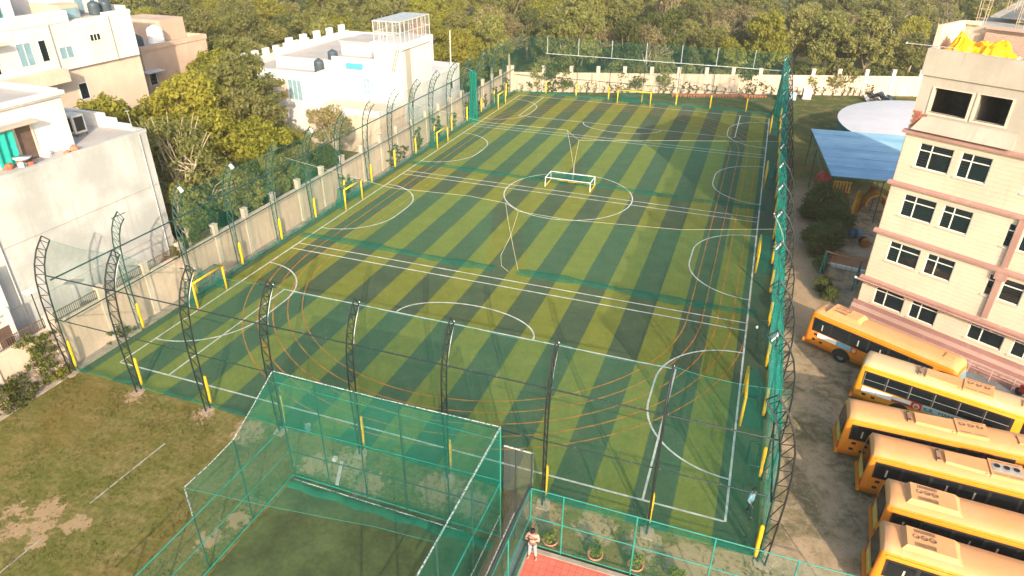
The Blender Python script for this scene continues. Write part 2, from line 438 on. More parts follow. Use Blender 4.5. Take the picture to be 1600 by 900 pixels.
M['scaffold'] = plain('pale_bamboo', (0.36, 0.28, 0.19), 0.85)
M['door_brown'] = plain('brown_door_wood', (0.12, 0.075, 0.055), 0.7)
M['teal_cloth'] = plain('teal_cloth', (0.01, 0.32, 0.26), 0.8)
M['blue_cloth'] = plain('blue_cloth', (0.03, 0.10, 0.22), 0.8)
M['pool_blue'] = plain('bright_blue_sheet', (0.06, 0.36, 0.62), 0.6)
M['skin'] = plain('brown_skin', (0.20, 0.105, 0.065), 0.6, var=0.1)
M['hair'] = plain('black_hair', (0.01, 0.009, 0.009), 0.6)
M['shirt_pink'] = plain('pale_pink_shirt', (0.50, 0.26, 0.22), 0.85, var=0.1, scale=4)
M['trousers_grey'] = plain('pale_grey_trousers', (0.27, 0.27, 0.30), 0.85, var=0.12, scale=4)
M['shirt_blue'] = plain('light_blue_shirt', (0.30, 0.52, 0.68), 0.85, var=0.1, scale=4)
M['trousers_dark'] = plain('dark_trousers', (0.015, 0.02, 0.03), 0.85)
M['shoe'] = plain('tan_shoe_leather', (0.40, 0.28, 0.2), 0.6)
M['play_red'] = plain('red_play_plastic', (0.30, 0.03, 0.02), 0.55)
M['play_yellow'] = plain('yellow_play_plastic', (0.42, 0.22, 0.02), 0.55)
M['play_orange'] = plain('orange_play_plastic', (0.36, 0.13, 0.03), 0.55)
M['play_blue'] = plain('blue_play_plastic', (0.03, 0.14, 0.28), 0.45)
M['mud'] = plain('brown_earth_heap', (0.15, 0.105, 0.07), 0.95, var=0.4, scale=1.5, bump=0.5)

# ------------------------------------------------------------------ mesh helpers
class MB:
    def __init__(s):
        s.v = []; s.f = []; s.mi = []
    def add(s, vs, fs, mi=0):
        o = len(s.v)
        s.v.extend([tuple(p) for p in vs])
        s.f.extend([tuple(i + o for i in f) for f in fs])
        s.mi.extend([mi] * len(fs))
        return s
    def box(s, x0, x1, y0, y1, z0, z1, mi=0):
        vs = [(x0, y0, z0), (x1, y0, z0), (x1, y1, z0), (x0, y1, z0), (x0, y0, z1), (x1, y0, z1), (x1, y1, z1), (x0, y1, z1)]
        fs = [(0, 3, 2, 1), (4, 5, 6, 7), (0, 1, 5, 4), (1, 2, 6, 5), (2, 3, 7, 6), (3, 0, 4, 7)]
        return s.add(vs, fs, mi)
    def prism(s, poly, z0, z1, mi=0):
        n = len(poly)
        vs = [(x, y, z0) for x, y in poly] + [(x, y, z1) for x, y in poly]
        fs = [tuple(range(n - 1, -1, -1)), tuple(range(n, 2 * n))] + [(i, (i + 1) % n, n + (i + 1) % n, n + i) for i in range(n)]
        return s.add(vs, fs, mi)
    def quad(s, a, b, c, d, mi=0):
        return s.add([a, b, c, d], [(0, 1, 2, 3)], mi)
    def tube(s, pts, r, n=6, mi=0):
        pts = [Vector(p) for p in pts]
        rs = r if isinstance(r, (list, tuple)) else [r] * len(pts)
        vs = []
        prev = None
        for i, p in enumerate(pts):
            if i == 0: t = pts[1] - p
            elif i == len(pts) - 1: t = p - pts[i - 1]
            else: t = (pts[i + 1] - pts[i - 1])
            t.normalize()
            if prev is None:
                ref = Vector((0, 0, 1)) if abs(t.z) < 0.9 else Vector((1, 0, 0))
                a = t.cross(ref).normalized()
            else:
                a = (prev - t * prev.dot(t)).normalized()
            prev = a
            bb = t.cross(a)
            for k in range(n):
                an = 2 * math.pi * k / n
                vs.append(p + (a * math.cos(an) + bb * math.sin(an)) * rs[i])
        fs = []
        for i in range(len(pts) - 1):
            for k in range(n):
                fs.append((i * n + k, i * n + (k + 1) % n, (i + 1) * n + (k + 1) % n, (i + 1) * n + k))
        fs.append(tuple(range(n - 1, -1, -1)))
        fs.append(tuple((len(pts) - 1) * n + k for k in range(n)))
        return s.add(vs, fs, mi)
    def lathe(s, c, prof, n=14, mi=0):
        vs = []; fs = []
        for (r, z) in prof:
            for k in range(n):
                a = 2 * math.pi * k / n
                vs.append((c[0] + r * math.cos(a), c[1] + r * math.sin(a), c[2] + z))
        for i in range(len(prof) - 1):
            for k in range(n):
                fs.append((i * n + k, i * n + (k + 1) % n, (i + 1) * n + (k + 1) % n, (i + 1) * n + k))
        fs.append(tuple(range(n - 1, -1, -1)))
        fs.append(tuple((len(prof) - 1) * n + k for k in range(n)))
        return s.add(vs, fs, mi)
    def grid(s, fn, nu, nv, mi=0):
        vs = [fn(i / nu, j / nv) for j in range(nv + 1) for i in range(nu + 1)]
        fs = [(j * (nu + 1) + i, j * (nu + 1) + i + 1, (j + 1) * (nu + 1) + i + 1, (j + 1) * (nu + 1) + i) for j in range(nv) for i in range(nu)]
        return s.add(vs, fs, mi)
    def mesh(s, name, mats, inv=None, smooth=False):
        me = bpy.data.meshes.new(name)
        vs = s.v if inv is None else [tuple(inv @ Vector(p)) for p in s.v]
        me.from_pydata(vs, [], s.f)
        if not isinstance(mats, (list, tuple)): mats = [mats]
        for m in mats: me.materials.append(m)
        if len(mats) > 1: me.polygons.foreach_set('material_index', s.mi)
        if smooth: me.polygons.foreach_set('use_smooth', [True] * len(me.polygons))
        me.update()
        return me
    def build(s, name, mats, parent=None, world=True, smooth=False):
        inv = None
        if parent is not None and world:
            w = parent.matrix_basis.copy()
            q = parent.parent
            while q is not None:
                w = q.matrix_basis @ w; q = q.parent
            inv = w.inverted()
        return link(name, s.mesh(name, mats, inv, smooth), parent)

def link(name, me, parent=None, loc=None, rz=None):
    o = bpy.data.objects.new(name, me)
    COL.objects.link(o)
    if parent is not None: o.parent = parent
    if loc is not None: o.location = loc
    if rz is not None: o.rotation_euler = (0, 0, rz)
    return o

def tag(o, label=None, cat=None, group=None, kind=None):
    if label: o['label'] = label
    if cat: o['category'] = cat
    if group: o['group'] = group
    if kind: o['kind'] = kind
    return o

def thing(name, label, cat, loc=(0, 0, 0), rz=0.0, group=None, scale=None):
    o = bpy.data.objects.new(name, None)
    o.empty_display_size = 0.2
    COL.objects.link(o)
    o.location = loc
    o.rotation_euler = (0, 0, rz)
    if scale is not None: o.scale = scale
    o.matrix_basis  # keep
    return tag(o, label, cat, group)

def copy_tree(o, parent=None):
    c = o.copy()
    COL.objects.link(c)
    c.parent = parent
    for ch in list(o.children):
        copy_tree(ch, c)
    return c

def structure(o):
    o['kind'] = 'structure'
    return o

# ------------------------------------------------------------------ ground and pitch
W, L = 36.03, 74.63
g = MB()
g.quad((-500, -300, 0), (500, -300, 0), (500, 900, 0), (-500, 900, 0))
structure(g.build('ground', M['ground']))

g = MB(); g.box(-1.55, 37.55, -1.55, 76.9, -0.05, 0.02)
pitch = structure(g.build('pitch', M['turf']))

def strip(name, pts, width, z, mat, closed=False):
    """a painted line: a thin sheet following a path on the turf"""
    b = MB()
    n = len(pts)
    left, right = [], []
    for i in range(n):
        p = Vector(pts[i])
        if closed:
            t = Vector(pts[(i + 1) % n]) - Vector(pts[i - 1])
        else:
            t = Vector(pts[min(i + 1, n - 1)]) - Vector(pts[max(i - 1, 0)])
        t.normalize()
        nn = Vector((-t.y, t.x)) * width / 2
        left.append((p.x + nn.x, p.y + nn.y, z)); right.append((p.x - nn.x, p.y - nn.y, z))
    vs = left + right
    fs = []
    for i in range(n if closed else n - 1):
        j = (i + 1) % n
        fs.append((n + i, n + j, j, i))
    b.add(vs, fs)
    return b.build(name, mat, pitch)

LW = 0.11
WL, OL = M['white_line'], M['orange_line']
zt = 0.028
# five orange running lanes, a stadium round the pitch
for k in range(5):
    r = 14.1 + k * 0.99
    pts = []
    for i in range(41):
        a = math.pi + math.pi * i / 40
        pts.append((18.02 + r * math.cos(a), 17.7 + r * math.sin(a)))
    for i in range(41):
        a = math.pi * i / 40
        pts.append((18.02 + r * math.cos(a), 56.9 + r * math.sin(a)))
    strip('lane_line', pts, 0.085, 0.0235, OL, True)
strip('touchline', [(0, 0), (0, L)], LW, zt, WL)
strip('touchline', [(W, 0), (W, L)], LW, zt, WL)
strip('goal_line', [(LW / 2, 0), (W - LW / 2, 0)], LW, zt, WL)
strip('goal_line', [(LW / 2, L), (W - LW / 2, L)], LW, zt, WL)
for y in (17.35, 18.38, 36.75, 37.8, 56.38, 57.41):
    strip('cross_line', [(LW / 2, y), (W - LW / 2, y)], 0.10, zt, WL)
strip('penalty_line', [(3.78, 0.06), (3.78, 11.2), ], LW, zt, WL)
strip('penalty_line', [(32.22, 0.06), (32.22, 11.2)], LW, zt, WL)
strip('penalty_line', [(3.72, 11.25), (32.28, 11.25)], LW, zt, WL)
strip('penalty_line', [(3.78, L - 0.06), (3.78, 63.5)], LW, zt, WL)
strip('penalty_line', [(32.22, L - 0.06), (32.22, 63.5)], LW, zt, WL)
strip('penalty_line', [(3.72, 63.4), (32.28, 63.4)], LW, zt, WL)
def arc(cx, cy, rx, ry, a0, a1, n=48):
    return [(cx + rx * math.cos(a0 + (a1 - a0) * i / n), cy + ry * math.sin(a0 + (a1 - a0) * i / n)) for i in range(n + 1)]
strip('penalty_arc', arc(18.0, 11.25, 5.0, 2.75, R(1), R(179)), LW, 0.031, WL)
strip('penalty_arc', arc(18.0, 63.4, 5.1, 3.1, R(181), R(359)), LW, 0.031, WL)
strip('centre_circle', arc(18.1, 37.1, 6.3, 6.3, 0, 2 * math.pi * 63 / 64, 63), LW, 0.031, WL, True)
GC = (8.68, 27.6, 47.1, 66.1)
for cy in GC:
    for sx, x0 in ((1, 0.0), (-1, W)):
        pts = [(x0 + sx * (0.06), cy - 5.85)]
        r, off = 4.78, 1.07
        pts += [(x0 + sx * (0.06 + r * math.cos(R(a))), cy - off + r * math.sin(R(a))) for a in range(-90, 1, 5)]
        pts += [(x0 + sx * (0.06 + r * math.cos(R(a))), cy + off + r * math.sin(R(a))) for a in range(0, 91, 5)]
        strip('goal_arc', pts, LW, 0.034, WL)

# chalk lines on the dry lawn, cage mat, court
def lawn_strip(pts, w):
    b = MB()
    for (a, c) in zip(pts[:-1], pts[1:]):
        t = (Vector(c) - Vector(a)).normalized(); nn = Vector((-t.y, t.x)) * w / 2
        b.quad((a[0] - nn.x, a[1] - nn.y, .005), (c[0] - nn.x, c[1] - nn.y, .005), (c[0] + nn.x, c[1] + nn.y, .005), (a[0] + nn.x, a[1] + nn.y, .005))
    return structure(b.build('chalk_line', M['chalk']))
lawn_strip([(7.87, -9.2), (7.95, -7.0), (8.06, -4.75)], 0.09)
lawn_strip([(7.55, -15.0), (7.6, -11.5)], 0.07)

b = MB(); b.box(15.9, 26.55, -17.0, -4.75, -0.05, 0.03)
structure(b.build('practice_mat', M['mat_green']))
b = MB(); b.box(28.12, 44.0, -20, -4.72, -0.05, 0.10)
structure(b.build('court_floor', M['court']))
b = MB(); b.box(27.9, 44.2, -4.715, -4.50, -0.05, 0.13); b.box(27.90, 28.115, -20, -4.72, -0.05, 0.13)
structure(b.build('court_kerb', M['concrete']))

# ------------------------------------------------------------------ lattice posts and fences
OUT = [(-.10, 0), (-.16, 1.8), (-.22, 3.8), (-.20, 5.2), (-.08, 6.4), (.14, 7.25), (.52, 8.0), (1.05, 8.6)]
INN = [(.22, 0), (.24, 1.8), (.26, 3.6), (.32, 5.0), (.44, 6.15), (.66, 7.0), (.98, 7.65), (1.42, 8.2)]

def interp(prof, t):
    k = t * (len(prof) - 1); i = min(int(k), len(prof) - 2); f = k - i
    return (prof[i][0] * (1 - f) + prof[i + 1][0] * f, prof[i][1] * (1 - f) + prof[i + 1][1] * f)

def truss_meshes(steel, pre):
    """profile in the local x (inward) / z plane"""
    d = {}
    b = MB(); b.tube([(u, 0, z) for u, z in OUT], 0.042); d['outer_chord'] = b.mesh('outer_chord', steel)
    b = MB(); b.tube([(u, 0, z) for u, z in INN], 0.042); d['inner_chord'] = b.mesh('inner_chord', steel)
    b = MB()
    N = 12
    for i in range(N):
        o0 = interp(OUT, (i + .5) / N); o1 = interp(OUT, min(1, (i + 1.5) / N)); i0 = interp(INN, (i + .5) / N)
        b.tube([(o0[0], 0, o0[1]), (i0[0], 0, i0[1])], 0.022, 4)
        if i < N - 1:
            b.tube([(i0[0], 0, i0[1]), (o1[0], 0, o1[1])], 0.022, 4)
    b.tube([(OUT[-1][0], 0, OUT[-1][1]), (INN[-1][0], 0, INN[-1][1])], 0.03, 4)
    d['lattice'] = b.mesh('lattice', steel)
    return d
T_BLACK = truss_meshes(M['steel_black'], 'black')
T_GREEN = truss_meshes(M['steel_green'], 'green')
b = MB(); b.tube([(.36, 0, .25), (.35, 0.01, .6), (.37, 0, 1.0), (.36, -.01, 1.5), (.38, 0, 2.05), (.38, 0, 2.12)], [.075, .10, .09, .105, .095, .06], 9)
PAD = b.mesh('pad', M['yellow_pad'], smooth=True)
b = MB(); b.prism([(-.38, -.30), (-.05, -.36), (.30, -.27), (.40, .05), (.22, .33), (-.10, .28), (-.36, .22)], -.02, .045)
FOOT = b.mesh('footing', M['footing'])
b = MB(); b.tube([(.55, 0, 6.35), (.60, 0, 6.7), (.80, 0, 7.15), (1.05, 0, 7.6), (1.30, 0, 8.0), (1.45, 0, 8.25)], 0.035, 6)
CONDUIT = b.mesh('conduit', M['white_paint'])
b = MB()
b.add([(1.0, -.13, 8.40), (1.20, -.13, 8.06), (1.20, .13, 8.06), (1.0, .13, 8.40), (1.05, -.13, 8.44), (1.25, -.13, 8.10), (1.25, .13, 8.10), (1.05, .13, 8.44)],
      [(0, 3, 2, 1), (4, 5, 6, 7), (0, 1, 5, 4), (1, 2, 6, 5), (2, 3, 7, 6), (3, 0, 4, 7)])
FLOOD = b.mesh('floodlight', M['lamp_white'])
b = MB(); b.tube([(1.05, -.5, 8.35), (1.05, .5, 8.35)], 0.025, 5)
ARM = b.mesh('cross_arm', M['steel_black'])

def truss(loc, rz, meshes, label, group, pad=True, foot=False, conduit=False, flood=False, arm=False):
    t = thing('lattice_post', label, 'fence post', loc, rz, group)
    for k in ('outer_chord', 'inner_chord', 'lattice'): link(k, meshes[k], t)
    if pad: link('pad', PAD, t)
    if foot: link('footing', FOOT, t)
    if conduit: link('conduit', CONDUIT, t)
    if flood: link('floodlight', FLOOD, t)
    if arm: link('cross_arm', ARM, t)
    return t

ORD = ['first', 'second', 'third', 'fourth', 'fifth', 'sixth', 'seventh', 'eighth', 'ninth', 'tenth', 'eleventh', 'twelfth', 'thirteenth', 'fourteenth', 'fifteenth', 'sixteenth']
NEAR_X = [-1.75, 3.32, 8.25, 13.12, 18.0, 22.9, 27.83, 32.75, 37.72]
for i, x in enumerate(NEAR_X):
    if i == 0: lab = 'black lattice post at the corner of the pitch beside the left wall'
    elif i == 8: lab = 'black lattice post at the near right corner beside the parked buses'
    else: lab = 'black lattice post with yellow pad in the near row, %s from the left corner' % ORD[i]
    truss((x, -1.85, 0), R(90) if i < 8 else R(160), T_BLACK, lab, 'lattice posts of the near fence', foot=True, conduit=(1 <= i <= 7), arm=i in (2, 3))
LEFT_Y = [3.32 + 4.93 * k for k in range(15)]
for i, y in enumerate(LEFT_Y):
    truss((-1.75, y, 0), 0.0, T_GREEN, 'green lattice post along the left wall, %s from the near corner' % ORD[i], 'lattice posts of the left fence', flood=i in (1, 2, 4), arm=i in (0, 4))
for i, y in enumerate(LEFT_Y):
    truss((37.72, y, 0), R(180), T_BLACK, 'black lattice post of the right fence on the bus side, %s from the near corner' % ORD[i], 'lattice posts of the right fence', flood=(i % 2 == 0 or i in (3, 5)), arm=True, conduit=(i == 3))

# far posts: plain poles
for i, x in enumerate([3.5, 8.25, 13.2, 18.15, 23.1, 27.9, 32.8]):
    t = thing('fence_pole', 'slim grey pole with yellow sleeve behind the far goal line, %s from left' % ORD[i], 'fence pole', (x, 76.7, 0), 0, 'poles of the far fence')
    b = MB(); b.tube([(0, 0, 0), (0, 0, 8.5)], .05); b.build('pole', M['dark_rail'], t, world=False)
    b = MB(); b.tube([(0, 0, 6.0), (0, 0, 8.4)], .058, 6); b.build('upper_sleeve', M['galv'], t, world=False)
    b = MB(); b.tube([(0, -.03, .1), (0, -.03, 2.0)], .10, 8); b.build('pad', M['yellow_pad'], t, world=False)

def sag_net(p0, p1, inward, prof, sag, nu=10, wave=0.0, seed=0):
    """net bay between two posts following the post's inner profile"""
    p0 = Vector(p0); p1 = Vector(p1); n = Vector(inward)
    rr = random.Random(seed)
    ph = [rr.uniform(0, 6.28) for _ in range(4)]
    def fn(u, v):
        q = p0.lerp(p1, u)
        t = interp(prof, v)
        s = 4 * u * (1 - u) * sag * v * v
        wv = wave * (math.sin(u * 2 * math.pi * 2 + ph[0]) + 0.6 * math.sin(u * 2 * math.pi * 5 + ph[1] + v * 1.5)) * (0.35 + 0.65 * min(1, (1 - v) * 2.5))
        q = q + n * (t[0] + wv - s * 0.5)
        return (q.x, q.y, max(0.03, t[1] - s))
    return fn

def fence(name, label, base, posts, inward, mat, rails, wave=0.03, sag=0.14, skirt=True, prof=INN, rail_mat='steel_black', edge=True, nu=10):
    t = thing(name, label, 'net fence', (base[0], base[1], 0))
    for i, (a, c) in enumerate(zip(posts[:-1], posts[1:])):
        b = MB(); b.grid(sag_net(a, c, inward, prof, sag, wave=wave, seed=i, nu=nu), nu, 12)
        b.build('net', mat, t, smooth=True)
        if edge:
            fn = sag_net(a, c, inward, prof, sag, wave=wave, seed=i)
            b = MB(); b.tube([fn(k / 8, 1.0) for k in range(9)], .009, 4); b.build('edge_rope', M['teal_pipe'], t)
        if skirt:
            b = MB()
            fn = sag_net(a, c, inward, prof, 0, wave=wave, seed=i + 50)
            b.grid(lambda u, v: (fn(u, 0)[0] + inward[0] * (.03 + .12 * (1 - v)), fn(u, 0)[1] + inward[1] * (.03 + .12 * (1 - v)), .035 + v * .38 * (0.8 + .2 * math.sin(u * 17 + i))), 10, 2)
            b.build('net_skirt', M['net_skirt'], t)
    for (off, z, r) in rails:
        b = MB()
        a = Vector(posts[0]) + Vector(inward) * off; c = Vector(posts[-1]) + Vector(inward) * off
        b.tube([(a.x, a.y, z), (c.x, c.y, z)], r, 6)
        rail = b.build('rail', M[rail_mat], t)
        b = MB()
        n = max(4, int((c - a).length / 1.25))
        for k in range(n):
            q = a.lerp(c, (k + .5) / n)
            b.box(q.x - .013, q.x + .013, q.y - .013, q.y + .013, z - .02, z + .06)
        tag(b.build('clips', M['clip_grey'], rail), kind='stuff')
    return t
NEARP = [(x, -1.85, 0) for x in NEAR_X[:-1]] + [(37.3, -1.85, 0)]
fence('net_fence', 'tall green net fence along the near end of the pitch', (18, -1.85), NEARP, (0, 1, 0), M['net_green'], [(.30, 3.6, .03), (.50, 6.4, .036)])
LEFTP = [(-1.75, y, 0) for y in LEFT_Y[1:]] + [(-1.75, 77.0, 0)]
fence('net_fence', 'tall green net fence between the pitch and the left wall', (-1.75, 40), LEFTP, (1, 0, 0), M['net_left'], [(.30, 3.5, .045), (.46, 6.2, .05)], rail_mat='steel_green', skirt=True, wave=.06)
RIGHTP = [(37.72, -1.85, 0)] + [(37.72, y, 0) for y in LEFT_Y] + [(37.72, 76.9, 0)]
PROF_R = [(.05, 0), (.14, 1.8), (.20, 3.6), (.30, 5.0), (.42, 6.15), (.62, 7.0), (.94, 7.65), (1.35, 8.15)]
fence('net_fence', 'dense teal net fence between the pitch and the parked buses', (37.72, 40), RIGHTP, (-1, 0, 0), M['net_right'], [(.30, 3.6, .04), (.46, 6.2, .045)], wave=.04, sag=.2, prof=PROF_R, edge=True, nu=24)
PROF_F = [(0, 0), (0, 2), (0, 4), (0, 6), (0, 8.4)]
FARP = [(x, 76.62, 0) for x in (-1.7, 3.5, 8.25, 13.2, 18.15, 23.1, 27.9, 32.8, 37.6)]
t = fence('net_fence', 'green net fence behind the far goal in front of the wood', (18, 76.6), FARP, (0, -1, 0), M['net_far'], [(0.06, 2.6, .04)], wave=.05, prof=PROF_F, rail_mat='dark_rail', skirt=True, edge=False)
b = MB(); b.tube([(3.3, 76.55, 6.0), (37.4, 76.55, 6.0)], .05); b.build('rail', M['galv'], t)

# left-over rails at the near left bay and the tie from corner
t = thing('tie_rail', 'dark pipe rail joining the corner post to the left fence', 'rail', (-1.4, 3.3, 0))
b = MB(); b.tube([(-1.40, -1.4, 6.2), (-1.29, 8.25, 6.2)], .045); b.tube([(-1.45, -1.5, 3.5), (-1.45, 8.25, 3.5)], .04)
b.build('pipe', M['steel_green'], t)

# gathered nets tied into columns
def gathered(x, y, h, r, label):
    t = thing('gathered_net', label, 'net', (x, y, 0), 0, 'gathered nets')
    b = MB()
    n = 26
    def ring(z, k):
        rr = random.Random(5)
        return [((r * k) * (1 + .38 * math.sin(i * 2.4 + z * .5) * rr.uniform(.5, 1)) * math.cos(2 * math.pi * i / n), (r * k) * (1 + .38 * math.sin(i * 2.4 + z * .5) * rr.uniform(.5, 1)) * math.sin(2 * math.pi * i / n), z) for i in range(n)]
    lev = [(0.02, 1.25), (.5, 1.05), (h * .3, .9), (h * .6, .8), (h * .85, .75), (h, .55)]
    vs = []
    for z, k in lev: vs += ring(z, k)
    fs = [(i * n + k, i * n + (k + 1) % n, (i + 1) * n + (k + 1) % n, (i + 1) * n + k) for i in range(len(lev) - 1) for k in range(n)]
    b.add(vs, fs)
    b.build('folds', M['net_folded'], t, world=False)
    b = MB(); b.tube([(0, 0, h - .1), (-.9, 0, h + .25)], .02, 4); b.build('tie_cord', M['cord'], t, world=False)
gathered(-.85, 58.4, 6.6, .48, 'dark teal net gathered into a column at the far left of the pitch')
gathered(37.0, 76.2, 6.8, .55, 'dark teal net gathered into a column at the far right corner')

# dividing nets hung across the pitch
def divider(y, label, gap, cable):
    t = thing('dividing_net', label, 'net', (18, y, 0))
    b = MB(); b.tube([(x, y, z) for x, z in cable], .010, 5); b.build('cable', M['cord'], t)
    def cz(x):
        for (x0, z0), (x1, z1) in zip(cable[:-1], cable[1:]):
            if x0 <= x <= x1: return z0 + (z1 - z0) * (x - x0) / (x1 - x0)
        return cable[-1][1]
    for k, (x0, x1) in enumerate(((-.8, gap[0]), (gap[1], 36.6))):
        rr = random.Random(k + int(y))
        ph = rr.uniform(0, 6)
        b = MB()
        def fn(u, v):
            x = x0 + (x1 - x0) * u
            top = cz(x)
            if k == 0 and u > .93: x -= .8 * (1 - v) * (u - .93) / .07
            if k == 1 and u < .07: x += .8 * (1 - v) * (.07 - u) / .07
            return (x, y + .10 * math.sin(x * 2.1 + ph) * (1 - v * .7) + .05 * math.sin(x * 5.3), .05 + (top - .05) * v)
        b.grid(fn, 60, 8); b.build('net', M['net_divider'], t, smooth=True)
        b = MB()
        def heap(u, v):
            x = x0 + (x1 - x0) * u
            w = .46 + .13 * math.sin(x * .7 + ph) + .07 * math.sin(x * 2.3)
            return (x, y + .15 * math.sin(x * .35) + (v - .5) * 2 * w, .045 + .14 * (1 - (2 * v - 1) ** 2) * (0.7 + .3 * math.sin(x * 4 + v * 3)))
        b.grid(heap, 90, 4); b.build('net_heap', M['net_heap'], t, smooth=True)
    return t
d1 = divider(19.9, 'green dividing net drawn apart near the middle, nearer of two', (17.0, 18.9), [(-1.3, 6.8), (8.3, 5.5), (15.0, 5.75), (17.9, 5.6), (18.9, 5.1), (22.6, 5.0), (30.7, 5.5), (37.3, 6.6)])
d2 = divider(40.4, 'green dividing net behind the toppled goal, farther of two', (17.2, 17.9), [(-1.3, 6.7), (8.0, 5.4), (16.8, 5.5), (17.2, 5.2), (18.1, 4.6), (27.4, 5.6), (37.3, 6.6)])
b = MB()
b.tube([(17.9, 19.9, 5.6), (18.1, 19.9, 4.2), (18.5, 19.9, 2.2), (18.95, 19.95, .05)], .012, 5)
b.tube([(18.9, 19.9, 5.1), (18.3, 19.9, 3.0), (17.5, 19.95, 1.2), (17.6, 19.8, .4), (18.2, 19.7, .05)], .012, 5)
b.build('draw_cord', M['cord'], d1)
b = MB(); b.tube([(16.85, 40.4, 5.5), (17.4, 40.4, 3.2), (17.7, 40.4, 1.6), (17.6, 40.4, .05)], .014, 5); b.tube([(18.1, 40.4, 4.6), (17.8, 40.4, 2.6), (17.7, 40.4, .5)], .014, 5)
b.build('draw_cord', M['cord'], d2)

# ------------------------------------------------------------------ goals
def goal_meshes(w, h, dpt):
    d = {}
    hw = w / 2
    b = MB(); b.tube([(0, 0, 0), (0, 0, h)], .08, 8); d['post'] = b.mesh('post', M['yellow_pad'], smooth=True)
    b = MB(); b.tube([(0, -hw - .065, h), (0, hw + .065, h)], .08, 8); d['crossbar'] = b.mesh('crossbar', M['yellow_pad'], smooth=True)
    b = MB()
    for s in (-1, 1):
        b.tube([(0, s * hw, h), (-dpt * .55, s * hw, h), (-dpt, s * hw, .04), (0, s * hw, .04)], .028, 5)
    b.tube([(-dpt * .55, -hw, h), (-dpt * .55, hw, h)], .028, 5)
    b.tube([(-dpt, -hw, .04), (-dpt, hw, .04)], .028, 5)
    d['back_frame'] = b.mesh('back_frame', M['steel_green'])
    b = MB()
    b.grid(lambda u, v: (-dpt + dpt * .45 * v - .06 * math.sin(v * 3.1), -hw + w * u, .05 + (h - .05) * v), 8, 5)
    b.grid(lambda u, v: (-dpt * .55 * v, -hw + w * u, h - .05 * math.sin(v * 3.1)), 8, 2)
    for s in (-1, 1):
        b.quad((0, s * hw, .05), (-dpt, s * hw, .05), (-dpt * .55, s * hw, h), (0, s * hw, h))
    d['net'] = b.mesh('net', M['net_goal'], smooth=True)
    return d
G5 = goal_meshes(2.93, 1.93, 1.15)
GB = goal_meshes(4.78, 1.95, 1.3)
def goal(loc, rz, gm, hw, label, group=None):
    t = thing('goal', label, 'goal', loc, rz, group)
    for s in (-1, 1): link('post', gm['post'], t, (0, s * hw, 0))
    for k in ('crossbar', 'back_frame', 'net'): link(k, gm[k], t)
where = ['nearest the camera', 'second from the camera', 'third from the camera', 'farthest from the camera']
for i, cy in enumerate((8.36, 27.52, 47.33, 67.3)):
    goal((-.18, cy, .02), 0, G5, 1.465, 'small yellow goal on the left touchline, %s' % where[i], 'small goals on the left touchline')
    goal((W + .2, cy + .3, .02), R(180), G5, 1.465, 'small yellow goal on the right touchline, %s' % where[i], 'small goals on the right touchline')
goal((17.28, 75.0, .02), R(-90), GB, 2.39, 'wide yellow goal standing behind the far goal line')
t = thing('toppled_goal', 'yellow and white goal lying face down in the centre circle', 'goal', (17.62, 39.5, .02))
b = MB()
for x in (15.3, 19.95): b.tube([(x, 38.5, .09), (x, 40.6, .09)], .065, 8)
b.tube([(15.24, 40.6, .09), (20.01, 40.6, .09)], .065, 8); b.build('front_frame', M['yellow_pad'], t)
b = MB()
for x in (15.3, 19.95): b.tube([(x, 38.55, .1), (x, 38.6, 1.0), (x, 40.5, 1.0), (x, 40.58, .1)], .04, 6)
b.tube([(15.3, 40.5, 1.0), (19.95, 40.5, 1.0)], .04, 6); b.tube([(15.3, 38.6, 1.0), (19.95, 38.6, .98)], .03, 6)
b.build('back_frame', M['white_paint'], t)
b = MB()
b.grid(lambda u, v: (15.3 + 4.65 * u, 38.6 + 1.9 * v, 1.0 - .18 * math.sin(u * 3.14) * math.sin(v * 3.14)), 10, 5)
b.quad((15.3, 40.55, .1), (19.95, 40.55, .1), (19.95, 40.5, 1.0), (15.3, 40.5, 1.0))
b.build('net', M['net_goal'], t)

# ------------------------------------------------------------------ practice cage, grey corridor, court fence
t = thing('practice_cage', 'green netted practice cage with flecked rope edges over a worn mat', 'cage', (21.2, -8, 0))
CX0, CX1, CYB = 15.72, 26.65, -4.40
for x in (15.8, 17.85, 19.9, 22.02, 24.2, CX1):
    b = MB(); b.tube([(x, CYB, 0), (x, CYB, 6.33)], .035, 6); b.build('post', M['teal_pipe'] if x > 25 else M['steel_green'], t)
def ltop(y):
    return 6.33 + (y - CYB) / (-7.36 - CYB) * (4.78 - 6.33) if y > -7.36 else (4.78 - (y + 7.36) / (-2.8) * .08)
for y, h in ((-7.36, 4.78), (-10.2, 4.7), (-13.2, 3.15), (-16.2, 3.15)):
    b = MB(); b.tube([(CX0 - .05, y, 0), (CX0 - .05, y, h)], .038, 6); b.build('post', M['steel_green'], t)
for y in (-7.4, -10.4, -13.4, -16.4):
    b = MB(); b.tube([(CX1, y, 0), (CX1, y, 6.33)], .038, 6); b.build('post', M['steel_green'], t)
def rail(pts, r, mat): 
    b = MB(); b.tube(pts, r, 6); return b.build('rail', M[mat], t)
rail([(CX0, CYB, 3.1), (CX0, -18, 3.15)], .03, 'teal_pipe')
rail([(CX0, CYB, 1.58), (CX0, -18, 1.6)], .022, 'teal_pipe')
rail([(CX0, CYB, .06), (CX0, -18, .06)], .035, 'teal_pipe')
rail([(CX0, CYB, 3.2), (CX1, CYB, 3.45)], .02, 'teal_pipe')
rail([(CX0, CYB, 5.75), (CX1, CYB, 5.65)], .014, 'teal_pipe')
rail([(CX0, CYB, 1.65), (CX1, CYB, 1.85)], .03, 'steel_green')
rail([(CX0, CYB, .08), (CX1, CYB, .08)], .03, 'teal_pipe')
